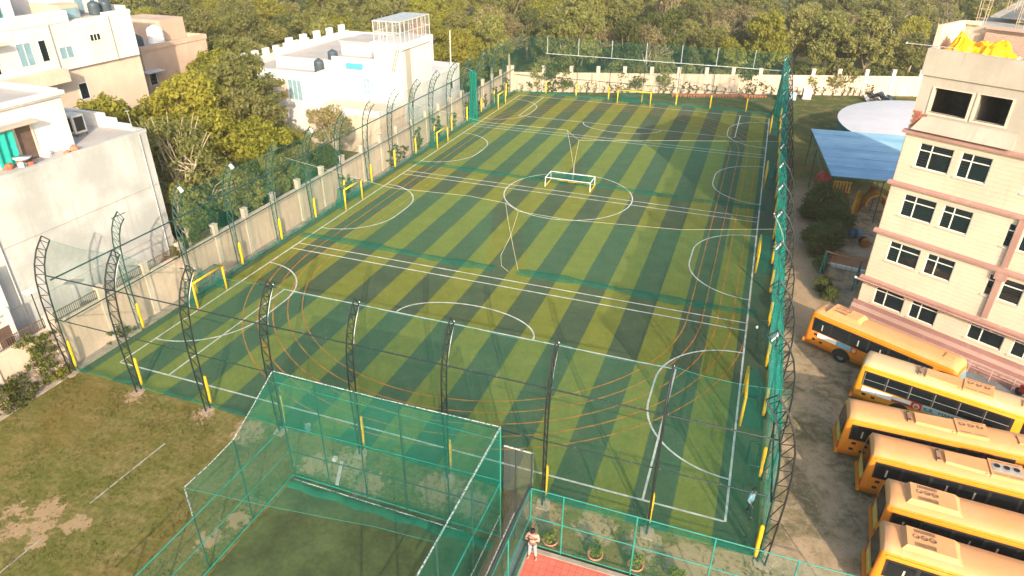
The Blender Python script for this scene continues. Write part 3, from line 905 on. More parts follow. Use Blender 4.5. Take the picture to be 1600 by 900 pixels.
rail([(CX1, CYB, 3.35), (CX1, -18, 3.35)], .03, 'teal_pipe')
rail([(CX1, CYB, 6.30), (CX1, -18, 6.30)], .035, 'teal_pipe')
def rope(pts, r=.024):
    b = MB(); b.tube(pts, r, 5); return b.build('edge_rope', M['rope'], t)
rope([(CX0 + .05, CYB, 6.36), (21, CYB, 6.30), (CX1, CYB, 6.38)])
rope([(CX0, CYB, 6.36), (CX0 - .05, -5.9, 5.5), (CX0 - .05, -7.36, 4.80), (CX0 - .05, -8.8, 4.70), (CX0 - .05, -10.2, 4.74)])
rope([(CX0 - .05, -10.2, 4.72), (CX0 - .05, -10.2, 3.2)], .04)
rope([(CX1, CYB, 6.38), (CX1, -10, 6.30), (CX1, -17, 6.36)], .035)
rope([(CX1 + .02, CYB - .1, 1.5), (CX1 + .02, -11, 1.45)], .03)
rope([(CX0 + .3, CYB - .25, .12), (20, CYB - .3, .10), (25, CYB - .35, .12)], .035)
def cnet(fn, nu, nv, mat='net_cage'):
    b = MB(); b.grid(fn, nu, nv); return b.build('net', M[mat], t, smooth=True)
cnet(lambda u, v: (CX0 + (CX1 - CX0) * u, CYB + .06 * math.sin(u * 23) * math.sin(v * 3.1), .03 + 6.3 * v), 30, 8)
cnet(lambda u, v: (CX0 + .04 * math.sin(u * 19), CYB + (-10.2 - CYB) * u, .03 + (ltop(CYB + (-10.2 - CYB) * u) - .03) * v), 20, 6)
cnet(lambda u, v: (CX0, -10.2 - 7.8 * u, .03 + 3.1 * v), 10, 3, 'net_light')
cnet(lambda u, v: (CX1 - .05 * math.sin(u * 21) * math.sin(v * 3.1), CYB - 13.6 * u, .03 + 6.3 * v), 26, 8)
def roof_net(u, v):
    x = CX0 + (CX1 - CX0) * u
    yb = -10.2 + .55 * math.sin(u * math.pi) - .9 * max(0, u - .75)
    zl = lambda y: ltop(max(y, -10.2))
    y = CYB + (yb - CYB) * v
    z = zl(y) * (1 - u) + 6.33 * u
    z -= .55 * math.sin(u * math.pi) * v + 1.0 * u * (1 - u) * v
    return (x, y, z)
cnet(roof_net, 24, 12, 'net_cage_roof')
b = MB(); b.tube([roof_net(k / 20, 1.0) for k in range(21)], .008, 4); b.build('net_hem', M['teal_pipe'], t)
b = MB(); b.grid(lambda u, v: (CX0 + .2 + 10.6 * u, CYB - .25 - .55 * v + .06 * math.sin(u * 31), .05 + .16 * math.sin(v * 3.14) * (1 + .4 * math.sin(u * 40))), 40, 4)
b.build('fallen_net', M['net_heap'], t, smooth=True)

t = thing('mesh_corridor', 'narrow corridor of grey mesh between the cage and the red court', 'corridor', (27.3, -6, 0))
b = MB(); b.grid(lambda u, v: (CX1 + .1 + 1.3 * u, -4.25, .03 + 5.25 * v), 4, 6); b.build('mesh', M['net_grey'], t)
b = MB(); b.grid(lambda u, v: (27.35, -4.5 - 10 * u, .05 + 2.9 * v), 8, 3); b.build('mesh', M['net_grey'], t)
for x in (27.3, 28.0):
    b = MB(); b.tube([(x, -4.28, 0), (x, -4.28, 5.3)], .04, 6); b.build('post', M['dark_rail'], t)
b = MB(); b.tube([(CX1 + .1, -4.25, 5.30), (28.0, -4.25, 5.28), (28.0, -4.25, 3.7)], .045, 5); b.build('edge_rope', M['rope'], t)
b = MB(); b.tube([(27.35, -4.6, 2.0), (27.35, -12, 1.9)], .035, 5); b.build('edge_rope', M['rope'], t)
b = MB(); b.tube([(27.95, -4.3, 3.55), (27.95, -14, 3.75)], .045, 6); b.build('rail', M['dark_rail'], t)
b = MB(); b.quad((27.45, -4.2, .006), (27.85, -4.2, .006), (27.85, -17, .006), (27.45, -17, .006)); b.build('paving_strip', M['asphalt'], t)

t = thing('court_fence', 'teal pipe fence round the red court with rows of rails', 'fence', (33, -4.4, 0))
FX = [28.03, 29.43, 32.47, 35.5, 38.5, 41.5]
for x in FX:
    b = MB(); b.tube([(x, -4.40, 0), (x, -4.40, 3.5)], .035, 7); b.build('post', M['teal_pipe'], t)
for y in (-7.2, -10.2, -13.2):
    b = MB(); b.tube([(28.03, y, 0), (28.03, y, 3.5)], .035, 7); b.build('post', M['teal_pipe'], t)
for z in (3.5, 1.85, .2):
    b = MB(); b.tube([(28.03, -4.40, z), (41.5, -4.40, z)], .026, 6); b.build('rail', M['teal_pipe'], t)
    b = MB(); b.tube([(28.03, -4.40, z), (28.03, -16, z)], .026, 6); b.build('rail', M['teal_pipe'], t)
for x0, x1 in zip(FX[:-1], FX[1:]):
    b = MB(); b.grid(lambda u, v: (x0 + (x1 - x0) * u, -4.37, .05 + 3.4 * v), 2, 2); b.build('net', M['net_light'], t)
b = MB(); b.grid(lambda u, v: (28.03, -4.4 - 11 * u, .05 + 3.4 * v), 4, 2); b.build('net', M['net_cage_roof'], t)

# small things lying in and around the cage
b = MB(); b.add([(18.02, -4.22, .03), (18.20, -4.22, .03), (17.55, -2.75, .03), (17.37, -2.75, .03), (18.02, -4.22, .10), (18.20, -4.22, .10), (17.55, -2.75, .10), (17.37, -2.75, .10)],
                [(0, 3, 2, 1), (4, 5, 6, 7), (0, 1, 5, 4), (1, 2, 6, 5), (2, 3, 7, 6), (3, 0, 4, 7)])
tag(b.build('plank', M['dusty_white']), 'white painted plank lying on the ground behind the cage', 'plank')
b = MB(); b.box(16.95, 17.15, -2.85, -2.62, .0, .18); b.box(16.97, 17.13, -2.83, -2.64, .18, .21)
tag(b.build('block', M['dusty_white']), 'small white block beside the white plank', 'block')
b = MB(); b.grid(lambda u, v: (14.0 + .22 * u + .5 * v + .05 * math.sin(v * 7), -1.0 - .55 * v + .2 * u, .05 + .05 * math.sin(u * 9) * math.sin(v * 8) + .04), 8, 10)
tag(b.build('rag', M['dusty_white']), 'crumpled white cloth at the foot of the near net', 'cloth')
b = MB(); b.lathe((36.7, 17.9, .02), [(.03, 0), (.09, .05), (.11, .11), (.09, .17), (.03, .22)], 10)
tag(b.build('ball', M['white_paint'], smooth=True), 'small white ball outside the right touchline', 'ball')
# two player bench-frames outside the right touchline
for k, yy in enumerate((3.4, 15.6)):
    t = thing('bench_frame', ['low dark green metal frame beside the right net, nearer one', 'low dark green metal frame beside the right net, farther one'][k], 'frame', (36.95, yy, .02), 0, 'metal frames beside the right net')
    b = MB()
    for x in (-.25, .25): b.tube([(x, -.9, 0), (x, -.9, 1.5), (x, .9, 1.5), (x, .9, 0)], .03, 5)
    for y in (-.9, .9): b.tube([(-.25, y, 1.5), (.25, y, 1.5)], .03, 5)
    b.build('frame', M['steel_green'], t, world=False)
    b = MB(); b.grid(lambda u, v: (.25, -.9 + 1.8 * u, .05 + 1.4 * v), 2, 2); b.build('net', M['net_goal'], t, world=False)

# ------------------------------------------------------------------ foliage helpers
def leaf_mesh(name, mat, cl, per, size, seed, flat=0.35, clump_r=None):
    """cl: array (n,4) of clump centres and radii; returns a mesh of many small leaf faces"""
    r = np.random.default_rng(seed)
    cl = np.asarray(cl, float)
    n = len(cl) * per
    c = np.repeat(cl, per, axis=0)
    d = r.normal(size=(n, 3)); d /= np.linalg.norm(d, axis=1, keepdims=True)
    rad = c[:, 3:4] * (r.random((n, 1)) ** 0.45)
    p = c[:, :3] + d * rad * np.array([1, 1, .75])
    nrm = d * 0.7 + r.normal(size=(n, 3)) * 0.6 + np.array([0, 0, flat])
    nrm /= np.linalg.norm(nrm, axis=1, keepdims=True)
    a = np.cross(nrm, r.normal(size=(n, 3))); a /= np.linalg.norm(a, axis=1, keepdims=True)
    bb = np.cross(nrm, a)
    s = size * (0.6 + 0.8 * r.random((n, 1)))
    q = np.stack([p - a * s, p - bb * s * .55, p + a * s, p + bb * s * .55], 1).reshape(-1, 3)
    me = bpy.data.meshes.new(name)
    me.vertices.add(n * 4); me.vertices.foreach_set('co', q.ravel())
    me.loops.add(n * 4); me.loops.foreach_set('vertex_index', np.arange(n * 4))
    me.polygons.add(n); me.polygons.foreach_set('loop_start', np.arange(n) * 4); me.polygons.foreach_set('loop_total', np.full(n, 4))
    ct = np.repeat(r.random(len(cl)), per)
    tint = np.clip(0.55 * ct + 0.45 * r.random(n), 0, 1)
    at = me.attributes.new('tint', 'FLOAT', 'POINT')
    at.data.foreach_set('value', np.repeat(tint, 4))
    me.materials.append(mat)
    me.update(calc_edges=True)
    return me

def tree_proto(seed, rx, h, trunk_h, mat, bark, nl=9, per=26, size=.26, open_=0.0, bare=0):
    r = np.random.default_rng(seed)
    lob = []
    ch = h - trunk_h
    for i in range(nl):
        a = 2 * math.pi * (i / nl * 1.62 + r.random() * .25); zz = (i + .5) / nl
        rr = rx * math.sqrt(max(.05, 1 - (zz * 1.55 - .62) ** 2)) * (.30 + .55 * r.random())
        lob.append((rr * math.cos(a), rr * math.sin(a), trunk_h + ch * (.12 + .72 * zz) + r.normal() * .2, rx * (.34 + .24 * r.random()) * (1.05 - .35 * zz)))
    lob.append((0, 0, trunk_h + ch * .78, rx * .42))
    cl = []
    for (x, y, z, q) in lob:
        k = int(15 + 20 * q / rx * 1.6)
        for _ in range(k):
            d = r.normal(size=3); d /= np.linalg.norm(d)
            if d[2] < -.55 and r.random() < .7: continue
            f = q * (.70 + .35 * r.random())
            cl.append((x + d[0] * f, y + d[1] * f, z + d[2] * f * .78, .42 + .34 * r.random()))
    cl = np.array(cl)
    if open_ > 0: cl = cl[r.random(len(cl)) > open_]
    crown = leaf_mesh('crown', mat, cl, per, size, seed + 1)
    b = MB()
    lean = r.normal(size=2) * .25
    top = (lean[0], lean[1], trunk_h + ch * .45)
    b.tube([(0, 0, -.1), (lean[0] * .3, lean[1] * .3, trunk_h * .6), (lean[0] * .7, lean[1] * .7, trunk_h), top], [.26, .2, .16, .09], 7)
    for (x, y, z, q) in lob:
        s = Vector((lean[0] * .6, lean[1] * .6, trunk_h * (.75 + .25 * r.random())))
        e = Vector((x, y, z)); m = s.lerp(e, .5) + Vector((r.normal() * .15, r.normal() * .15, .25))
        b.tube([s, m, e], [.10, .07, .03], 5)
        for _ in range(2 + bare):
            d = Vector(r.normal(size=3)).normalized() * q * (1.0 + .25 * (bare > 0))
            d.z = abs(d.z)
            b.tube([m.lerp(e, .6), m.lerp(e, .6) + d * .6 + Vector((0, 0, .1)), e + d], [.045, .03, .012], 4)
    trunk = b.mesh('trunk', bark)
    return trunk, crown

PROTO = {
    'yellow': [tree_proto(101, 3.3, 8.2, 2.4, M['leaf_yellow'], M['bark'], 10, 56, .155), tree_proto(102, 3.0, 7.4, 2.0, M['leaf_yellow'], M['bark'], 9, 56, .155), tree_proto(103, 3.7, 8.8, 2.6, M['leaf_yellow'], M['bark'], 11, 56, .16)],
    'olive': [tree_proto(111, 3.5, 9.6, 3.2, M['leaf_olive'], M['bark'], 10, 48, .17, .08), tree_proto(112, 3.1, 9.0, 3.4, M['leaf_olive'], M['bark_pale'], 9, 48, .17, .12), tree_proto(113, 3.9, 10.2, 3.2, M['leaf_olive'], M['bark'], 12, 46, .175, .1)],
    'dark': [tree_proto(121, 3.2, 8.4, 2.0, M['leaf_dark'], M['bark'], 10, 48, .17), tree_proto(122, 2.8, 7.4, 1.6, M['leaf_dark'], M['bark'], 9, 48, .17)],
    'dry': [tree_proto(131, 3.2, 8.8, 2.8, M['leaf_dry'], M['bark_pale'], 10, 32, .155, .3, 2), tree_proto(132, 3.4, 9.4, 3.0, M['leaf_dry'], M['bark_pale'], 11, 32, .155, .35, 3)],
    'sparse': [tree_proto(141, 3.2, 8.6, 2.4, M['leaf_olive'], M['bark_pale'], 11, 30, .12, .45, 4)],
    'shrub': [tree_proto(151, 1.5, 3.0, .4, M['leaf_dark'], M['bark'], 7, 26, .15), tree_proto(152, 1.7, 3.2, .4, M['leaf_olive'], M['bark'], 8, 26, .16)],
}
def tree(kind, i, x, y, s, label, group=None, sz=None, name='tree', rz=None):
    tr, cr = PROTO[kind][i % len(PROTO[kind])]
    t = thing(name, label, 'shrub' if kind == 'shrub' else 'tree', (x, y, 0), rng.uniform(0, 6.28) if rz is None else rz, group, (s, s, sz if sz else s))
    link('trunk', tr, t); link('crown', cr, t)
    return t

# ------------------------------------------------------------------ boundary walls
def pillar_mesh(w, d, h):
    b = MB()
    b.box(-w / 2, w / 2, -d / 2, d / 2, 0, h)
    b.box(-w / 2 - .03, w / 2 + .03, -d / 2 - .03, d / 2 + .03, h, h + .07)
    return b.mesh('pillar', M['pillar_cream'])
t = thing('boundary_wall', 'long cream plastered wall with pillars along the left touchline', 'wall', (-2.45, 35, 0))
b = MB(); b.box(-2.58, -2.33, -16, 76.2, 0, 3.05); b.build('wall_face', M['wall_cream'], t)
b = MB(); b.box(-2.62, -2.29, -16, 76.2, 3.05, 3.13); b.build('coping', M['pillar_cream'], t)
PM = pillar_mesh(.36, .42, 3.85)
PY = [-12.6, -9.0, -5.4, -1.65, 1.9, 5.4, 8.6, 12.1, 15.5, 19.0, 22.5, 26.1, 29.6, 33.2, 36.9, 40.5, 44.1, 47.7, 51.3, 54.9, 58.5, 62.1, 65.7, 69.3, 72.9, 76.1]
for y in PY:
    link('pillar', PM, t, (-2.43 + 35 * 0 - t.location.x, y - t.location.y, 0))
b = MB(); b.box(-2.33, -1.62, -16, 76, 0, .06); structure(b.build('wall_footpath', M['concrete']))
# iron railings on top of the wall near the houses
for k, (y0, y1) in enumerate([(-1.35, 1.65), (2.15, 5.15), (5.65, 8.4), (8.85, 11.85), (-5.1, -1.9)]):
    tt = thing('iron_railing', ['iron railing on the left wall just beyond the corner post', 'iron railing on the left wall between second and third pillars', 'iron railing on the left wall half covered by creeper', 'iron railing on the left wall at the end of the grey house', 'rusty iron railing on the left wall under the wall lamp'][k], 'railing', (-2.45, (y0 + y1) / 2, 3.13), 0, 'railings on the left wall')
    b = MB()
    n = int((y1 - y0) / .13)
    for i in range(n + 1):
        y = y0 + (y1 - y0) * i / n
        b.box(-2.46, -2.44, y - .012, y + .012, 3.1, 3.78)
    b.build('bars', M['iron_brown'], tt)
    b = MB(); b.box(-2.47, -2.43, y0, y1, 3.70, 3.74); b.box(-2.47, -2.43, y0, y1, 3.2, 3.24); b.build('rails', M['iron_brown'], tt)
# far wall, oblique
FW0 = Vector((-2.0, 76.38)); FD = Vector((38.5, 13.3)).normalized(); FA = math.atan2(FD.y, FD.x)
t = thing('boundary_wall', 'cream wall with tall pillars in front of the wood behind the far goal', 'wall', (FW0.x, FW0.y, 0), FA)
b = MB(); b.box(0, 95, 0, .25, 0, 2.85); b.build('wall_face', M['wall_cream'], t, world=False)
b = MB(); b.box(0, 95, -.04, .29, 2.85, 2.93); b.build('coping', M['pillar_cream'], t, world=False)
PF = pillar_mesh(.55, .40, 3.85)
FP = [0.1, 4.9, 9.1, 13.2, 17.25, 21.35, 25.5, 29.7, 33.75, 37.9, 41.95, 45.9, 49.85, 54.0, 58.1, 62.2, 66.3, 70.4, 74.5, 78.6, 82.7, 86.8]
for u in FP: link('pillar', PF, t, (u, .11, 0))
# climbing plants on the far wall
VINE = []
for k in range(5):
    rr = np.random.default_rng(300 + k)
    h = 1.3 + .9 * rr.random()
    cl = [(rr.normal() * .16 * (1 + z), -.12 + rr.normal() * .05, z, .13 + .1 * rr.random()) for z in np.linspace(.1, h, int(9 + h * 5))]
    lm = leaf_mesh('leaves', M['leaf_vine'], cl, 16, .085, 310 + k)
    b = MB(); b.tube([(0, -.08, 0), (.05, -.08, h * .5), (-.03, -.08, h)], [.03, .02, .01], 4)
    VINE.append((b.mesh('stem', M['bark']), lm))
u = 1.6
k = 0
while u < 56:
    p = FW0 + FD * u
    if not (30.0 < p.x < 30.1):
        tt = thing('climbing_plant', 'small climbing plant growing up the cream wall behind the far goal', 'plant', (p.x, p.y, 0), FA, 'climbing plants on the far wall')
        s = rng.uniform(.55, .95)
        tt.scale = (s * rng.uniform(.8, 1.5), s, s)
        link('stem', VINE[k % 5][0], tt); link('leaves', VINE[k % 5][1], tt)
    k += 1
    u += rng.uniform(.7, 1.7)
# plants along the left wall
LVINE = []
for k, yy in enumerate([29.8, 38.5, 39.9, 41.5, 45.0, 50.2, 55.0, 59.5, 63.5, 66.0, 70.0, 72.5, 74.5]):
    tt = thing('climbing_plant', 'leafy creeper on the left wall among the far lattice posts', 'plant', (-2.3, yy, 0), R(90), 'creepers on the left wall')
    s = rng.uniform(.9, 1.4)
    tt.scale = (s * 1.3, s, s)
    link('stem', VINE[k % 5][0], tt); link('leaves', VINE[k % 5][1], tt)
# big creepers near the left edge
def creeper(cl, label, per, size, seed, loc, mat='leaf_vine'):
    tt = thing('creeper', label, 'plant', loc)
    cl2 = [(x - loc[0], y - loc[1], z - loc[2], r) for x, y, z, r in cl]
    link('leaves', leaf_mesh('leaves', M[mat], cl2, per, size, seed), tt)
    b = MB()
    b.tube([(0, 0, 0), (.05, .1, .8), (0, -.1, 1.8)], [.05, .04, .02], 5); b.build('stem', M['bark'], tt, world=False)
rr = random.Random(3)
creeper([(-2.1 + rr.uniform(-.1, .25), -3.0 + rr.gauss(0, .3) * (1 + z * .3), z, .25) for z in [rr.uniform(.1, 3.4) for _ in range(55)]], 'tall leafy creeper climbing the left wall beside the corner', 26, .085, 401, (-2.1, -3.0, 0))
creeper([(-2.0 + rr.uniform(-.1, .5), -5.2 + rr.gauss(0, .7), z, .28) for z in [rr.uniform(.0, 1.7) for _ in range(50)]], 'low bushy creeper at the foot of the left wall by the picture edge', 26, .09, 402, (-2.0, -5.2, 0))
creeper([(-2.1 + rr.uniform(0, .25), -2.0 + rr.gauss(0, .3), rr.uniform(0, .7), .2) for _ in range(16)], 'small yellowing plant at the foot of the corner wall', 22, .08, 403, (-2.1, -2.0, 0), 'leaf_pot')
creeper([(-2.5 + rr.uniform(-.4, .25), 7.6 + 3.6 * q + rr.gauss(0, .2), 3.2 + .9 * q + rr.gauss(0, .25), .26) for q in [rr.random() for _ in range(60)]], 'green creeper spilling over the wall below the grey house corner', 26, .085, 404, (-2.6, 8.5, 3.0))
creeper([(-2.15 + rr.uniform(0, .2), 2.2 + rr.gauss(0, .5), rr.uniform(0, .9), .2) for _ in range(20)], 'low weeds at the foot of the left wall inside the first bay', 22, .07, 405, (-2.1, 2.2, 0))
# wall lamp
t = thing('wall_lamp', 'white panel lamp on a thin black pole rising above the left wall', 'lamp', (-2.45, -2.0, 3.0))
b = MB(); b.tube([(-2.45, -2.0, 3.0), (-2.45, -2.0, 5.6)], .035, 6); b.build('pole', M['steel_black'], t)
b = MB(); b.box(-2.7, -2.2, -2.33, -1.73, 5.55, 5.66); b.build('lamp_head', M['lamp_white'], t)

# ------------------------------------------------------------------ houses on the left
def box_windows(b, x0, x1, y0, y1, z0, z1): b.box(x0, x1, y0, y1, z0, z1)
def wall_window_x(parent, x, y0, y1, z0, z1, glass='glass_blue', bars=2, frame='frame_white', out=1):
    """window on a wall facing +x: recessed pane, frame and mullions proud of the wall"""
    b = MB()
    w = .07
    b.box(x, x + .05 * out, y0 - w, y1 + w, z0 - w, z0); b.box(x, x + .05 * out, y0 - w, y1 + w, z1, z1 + w)
    b.box(x, x + .05 * out, y0 - w, y0, z0, z1); b.box(x, x + .05 * out, y1, y1 + w, z0, z1)
    for k in range(1, bars):
        y = y0 + (y1 - y0) * k / bars
        b.box(x, x + .045 * out, y - .03, y + .03, z0, z1)
    f = b.build('window', M[frame], parent)
    b = MB(); b.box(x, x + .015 * out, y0, y1, z0, z1); b.build('pane', M[glass], f)
    return f
def wall_window_y(parent, y, x0, x1, z0, z1, glass='glass_blue', bars=2, rows=1, frame='frame_white'):
    """window on a wall facing -y"""
    b = MB(); w = .07
    b.box(x0 - w, x1 + w, y - .05, y, z0 - w, z0); b.box(x0 - w, x1 + w, y - .05, y, z1, z1 + w)
    b.box(x0 - w, x0, y - .05, y, z0, z1); b.box(x1, x1 + w, y - .05, y, z0, z1)
    for k in range(1, bars):
        x = x0 + (x1 - x0) * k / bars; b.box(x - .03, x + .03, y - .045, y, z0, z1)
    for k in range(1, rows):
        z = z0 + (z1 - z0) * k / rows; b.box(x0, x1, y - .043, y, z - .03, z + .03)
    f = b.build('window', M[frame], parent)
    b = MB(); b.box(x0, x1, y - .015, y, z0, z1); b.build('pane', M[glass], f)
    return f

# A: pale grey house behind the wall
A = thing('house', 'pale grey cement house with blank side wall behind the left railing', 'house', (-10, 0, 0))
b = MB(); b.box(-17, -5.0, -16, 10.6, 0, 11.0); b.build('wall', M['grey_wall'], A)
b = MB(); b.box(-17.0, -5.0, -16, 10.6, 11.0, 11.05); b.build('roof', M['roof_grey'], A)
b = MB()
b.box(-5.25, -4.97, -16, 10.63, 11.0, 11.22); b.box(-8.4, -5.25, 10.35, 10.63, 11.0, 11.25)
b.build('parapet', M['grey_wall'], A)
b = MB()
b.grid(lambda u, v: (-8.4 - 8.6 * u + 0 * v, 10.49 - .001, 11.05), 1, 1)
b = MB(); b.box(-17, -8.4, 10.30, 10.66, 11.0, 11.25 + .75); b.box(-8.4, -7.4, 10.34, 10.64, 11.25, 11.75); b.box(-7.4, -6.2, 10.34, 10.64, 11.25, 11.45)
b.build('parapet', M['white_wall'], A)
b = MB(); b.box(-16, -6.7, -2.0, 6.5, 11.05, 14.2); b.build('stair_room', M['white_wall'], A)
sr = A.children[-1]
b = MB(); b.box(-16.2, -6.55, -2.2, 6.7, 14.2, 14.32); b.build('slab', M['roof_grey'], sr)
b = MB(); b.box(-7.0, -6.5, -2.0, 6.72, 14.32, 14.55); b.box(-16.0, -7.0, 6.4, 6.72, 14.32, 14.62); b.build('slab_edge', M['white_wall'], sr)
b = MB(); b.box(-6.66, -6.0, -1.5, 4.2, 13.25, 13.4); b.build('canopy', M['cement'], sr)
b = MB(); b.box(-6.70, -6.64, 3.0, 3.95, 11.05, 13.1); b.build('door', M['door_brown'], sr)
b = MB(); b.box(-6.70, -6.63, 2.86, 3.0, 11.05, 13.2); b.box(-6.70, -6.63, 3.95, 4.09, 11.05, 13.2); b.build('door_frame', M['beige_wall'], sr)
b = MB(); b.grid(lambda u, v: (-6.3 + .06 * math.sin(u * 14), 1.3 + 1.2 * u + .1 * v, 13.1 - 1.9 * (1 - v)), 14, 4); tag(b.build('hanging_cloth', M['teal_cloth']), 'teal cloth hanging beside the rooftop door at left edge', 'cloth')
t = thing('air_cooler', 'cream box cooler standing on the grey house roof by the white room', 'cooler', (-8.6, 8.3, 11.05))
b = MB(); b.box(-9.1, -8.1, 7.85, 8.75, 11.25, 12.45); b.build('case', M['cooler'], t)
b = MB(); b.box(-8.1, -8.06, 7.98, 8.62, 11.4, 12.3); b.box(-8.95, -8.25, 7.81, 7.85, 11.4, 12.3); b.build('louvre', M['grille'], t)
b = MB()
for x in (-9.05, -8.15):
    for y in (7.9, 8.7): b.box(x - .03, x + .03, y - .03, y + .03, 11.05, 11.25)
b.build('stand', M['iron_brown'], t)
t = thing('junk_heap', 'small heap of odds and ends on the grey roof below the white room', 'heap', (-6.0, 3.2, 11.05))
for k in range(9):
    b = MB(); x, y = rng.uniform(-6.5, -5.6), rng.uniform(1.6, 6.6); s = rng.uniform(.12, .3)
    b.lathe((x, y, 11.05), [(s, 0), (s * 1.1, s * .6), (s * .7, s * 1.2)], 8); b.build('junk', M[['brick', 'blue_box', 'white_paint', 'terracotta'][k % 4]], t)
t = thing('dish_antenna', 'white dish antenna at the edge of the grey roof', 'antenna', (-5.6, 2.2, 11.2))
b = MB(); b.lathe((-5.6, 2.2, 11.5), [(.05, 0), (.3, .06), (.45, .16), (.5, .22)], 16); b.build('dish', M['lamp_white'], t, smooth=True)
b = MB(); b.tube([(-5.6, 2.2, 11.05), (-5.6, 2.2, 11.5)], .03); b.build('mast', M['steel_black'], t)
b = MB(); b.tube([(-5.2, 9.8, 11.2), (-5.25, 9.75, 12.6)], .02, 5); b.box(-5.35, -5.15, 9.65, 9.85, 12.6, 12.63)
tag(b.build('roof_rod', M['galv']), 'thin metal rod at the corner of the grey roof', 'rod')
# projecting bay with window at the left edge
b = MB(); b.box(-6, -4.4, -16, -2.35, 0, 6.6); 
bay = b.build('side_bay', M['beige_wall'], A)
b = MB(); b.box(-4.4, -4.3, -5.0, -2.3, 3.4, 6.9); b.build('bay_panel', M['white_wall'], bay)
wall_window_x(bay, -4.3, -4.4, -3.0, 4.2, 5.6, 'glass')
t = thing('house_gate', 'brown door in a white frame beyond the left wall railing', 'gate', (-4.0, -3.4, 0))
b = MB(); b.box(-4.1, -3.95, -3.7, -2.85, 0, 3.6); b.build('leaf', M['door_brown'], t)
b = MB(); b.box(-4.15, -3.9, -3.95, -3.7, 0, 4.5); b.box(-4.15, -3.9, -2.85, -2.6, 0, 4.5); b.box(-4.15, -3.9, -3.7, -2.85, 3.6, 3.75); b.box(-4.15, -3.9, -3.7, -2.85, 4.3, 4.5); b.build('frame', M['white_wall'], t)

for (y_, z0_, z1_) in ((9.9, 0, 11.0), (-1.2, 0, 11.0)):
    b = MB(); b.tube([(-4.93, y_, z0_), (-4.93, y_, z1_)], .045, 6); b.build('drain_pipe', M['grey_wall'], A)
for k, z_ in enumerate((3.7, 7.3)):
    b = MB(); b.box(-4.985, -4.97, -2.2, 10.55, z_, z_ + .035); b.build('render_joint', M['cement'], A)
# B: big white apartment house, upper left
B = thing('house', 'large white apartment house with beige lower floor at upper left', 'house', (-30, 18, 0))
b = MB(); b.box(-40, -22, -6, 27.2, 0, 12.3); b.build('lower_wall', M['beige_wall'], B)
b = MB(); b.box(-40, -21.7, -6, 27.0, 12.3, 16.0); up = b.build('upper_wall', M['white_wall'], B)
b = MB(); b.box(-40, -22.2, -6, 26.5, 16.0, 16.06); b.build('roof', M['roof_grey'], B)
b = MB(); b.box(-22.1, -21.65, -6, 20.6, 16.0, 16.9); b.box(-22.1, -21.65, 24.2, 27.05, 16.0, 16.3); b.box(-40, -22.1, 26.6, 27.05, 16.0, 16.6); b.build('parapet', M['white_wall'], B)
b = MB(); b.box(-34, -25, 8, 18.5, 16.06, 19.0); b.build('roof_room', M['white_wall'], B)
b = MB(); b.box(-30, -24.5, 21.4, 26.4, 16.06, 18.6); b.build('roof_room', M['white_wall'], B)
b = MB(); b.box(-24.48, -24.42, 23.9, 24.6, 16.1, 18.1); b.build('roof_door', M['glass_blue'], B)
b = MB(); b.box(-24.98, -24.9, 16.2, 17.4, 16.1, 18.6); b.build('roof_door', M['teal_wall'], B)
b = MB(); b.box(-30.6, -24.2, 21.0, 26.8, 18.6, 18.8); b.build('roof_slab', M['white_wall'], B)
wall_window_x(B, -21.7, 19.0, 20.2, 13.2, 14.1, 'glass_blue', 2)
wall_window_x(B, -21.7, 15.4, 16.6, 13.2, 14.9, 'glass_blue', 2)
wall_window_x(B, -21.7, 17.3, 17.9, 13.3, 14.9, 'glass', 1)
wall_window_x(B, -21.7, 22.2, 23.2, 14.2, 14.7, 'glass', 3)
wall_window_x(B, -22, 20.0, 20.8, 9.6, 10.9, 'glass', 1)
wall_window_x(B, -21.7, 11.6, 13.6, 13.0, 15.0, 'glass', 2)
b = MB(); b.box(-21.7, -20.9, 11.2, 14.2, 15.1, 15.3); b.build('sun_shade', M['beige_wall'], B)
b = MB(); b.box(-22, -20.6, 10.5, 18.4, 11.6, 12.6); b.build('balcony', M['beige_wall'], B)
b = MB(); b.box(-21.98, -21.9, 12.2, 16.5, 9.2, 11.3); b.build('balcony_opening', M['glass'], B)
b = MB(); 
for y in (12.8, 14.0, 15.2): b.box(-21.9, -21.75, y - .08, y + .08, 9.2, 11.3)
b.build('balcony_posts', M['white_wall'], B)
b = MB(); b.box(-26, -22.6, 20.8, 22.6, 16.06, 17.2); b.build('loft_wall', M['pink_wall'], B)
b = MB(); b.box(-22.58, -22.5, 20.9, 22.4, 16.1, 16.9); b.build('loft_screen', M['glass_blue'], B)
for y_ in (18.5, 24.4):
    b = MB(); b.tube([(-21.62, y_, 12.3), (-21.62, y_, 16.0)], .06, 6); b.build('drain_pipe', M['beige_wall'], B)
def tank(x, y, z, r, h, mat, label, grp=None):
    tt = thing('water_tank', label, 'water tank', (x, y, z), 0, grp)
    b = MB(); b.lathe((0, 0, 0), [(r, 0), (r * 1.02, h * .1), (r * .97, h * .2), (r * 1.02, h * .3), (r * .97, h * .45), (r * 1.02, h * .55), (r * .97, h * .7), (r * 1.0, h * .78), (r * .75, h * .93), (r * .35, h)], 18)
    b.build('barrel', M[mat], tt, world=False, smooth=True)
    b = MB(); b.lathe((0, 0, h), [(r * .3, 0), (r * .32, .06), (r * .28, .1)], 12); b.build('lid', M[mat], tt, world=False)
tank(-22.9, 24.4, 16.06, .5, 1.1, 'tank_black', 'left of two dark tanks on the white apartment house roof', 'dark tanks on the white apartment house')
tank(-22.9, 25.6, 16.06, .5, 1.1, 'tank_black', 'right of two dark tanks on the white apartment house roof', 'dark tanks on the white apartment house')
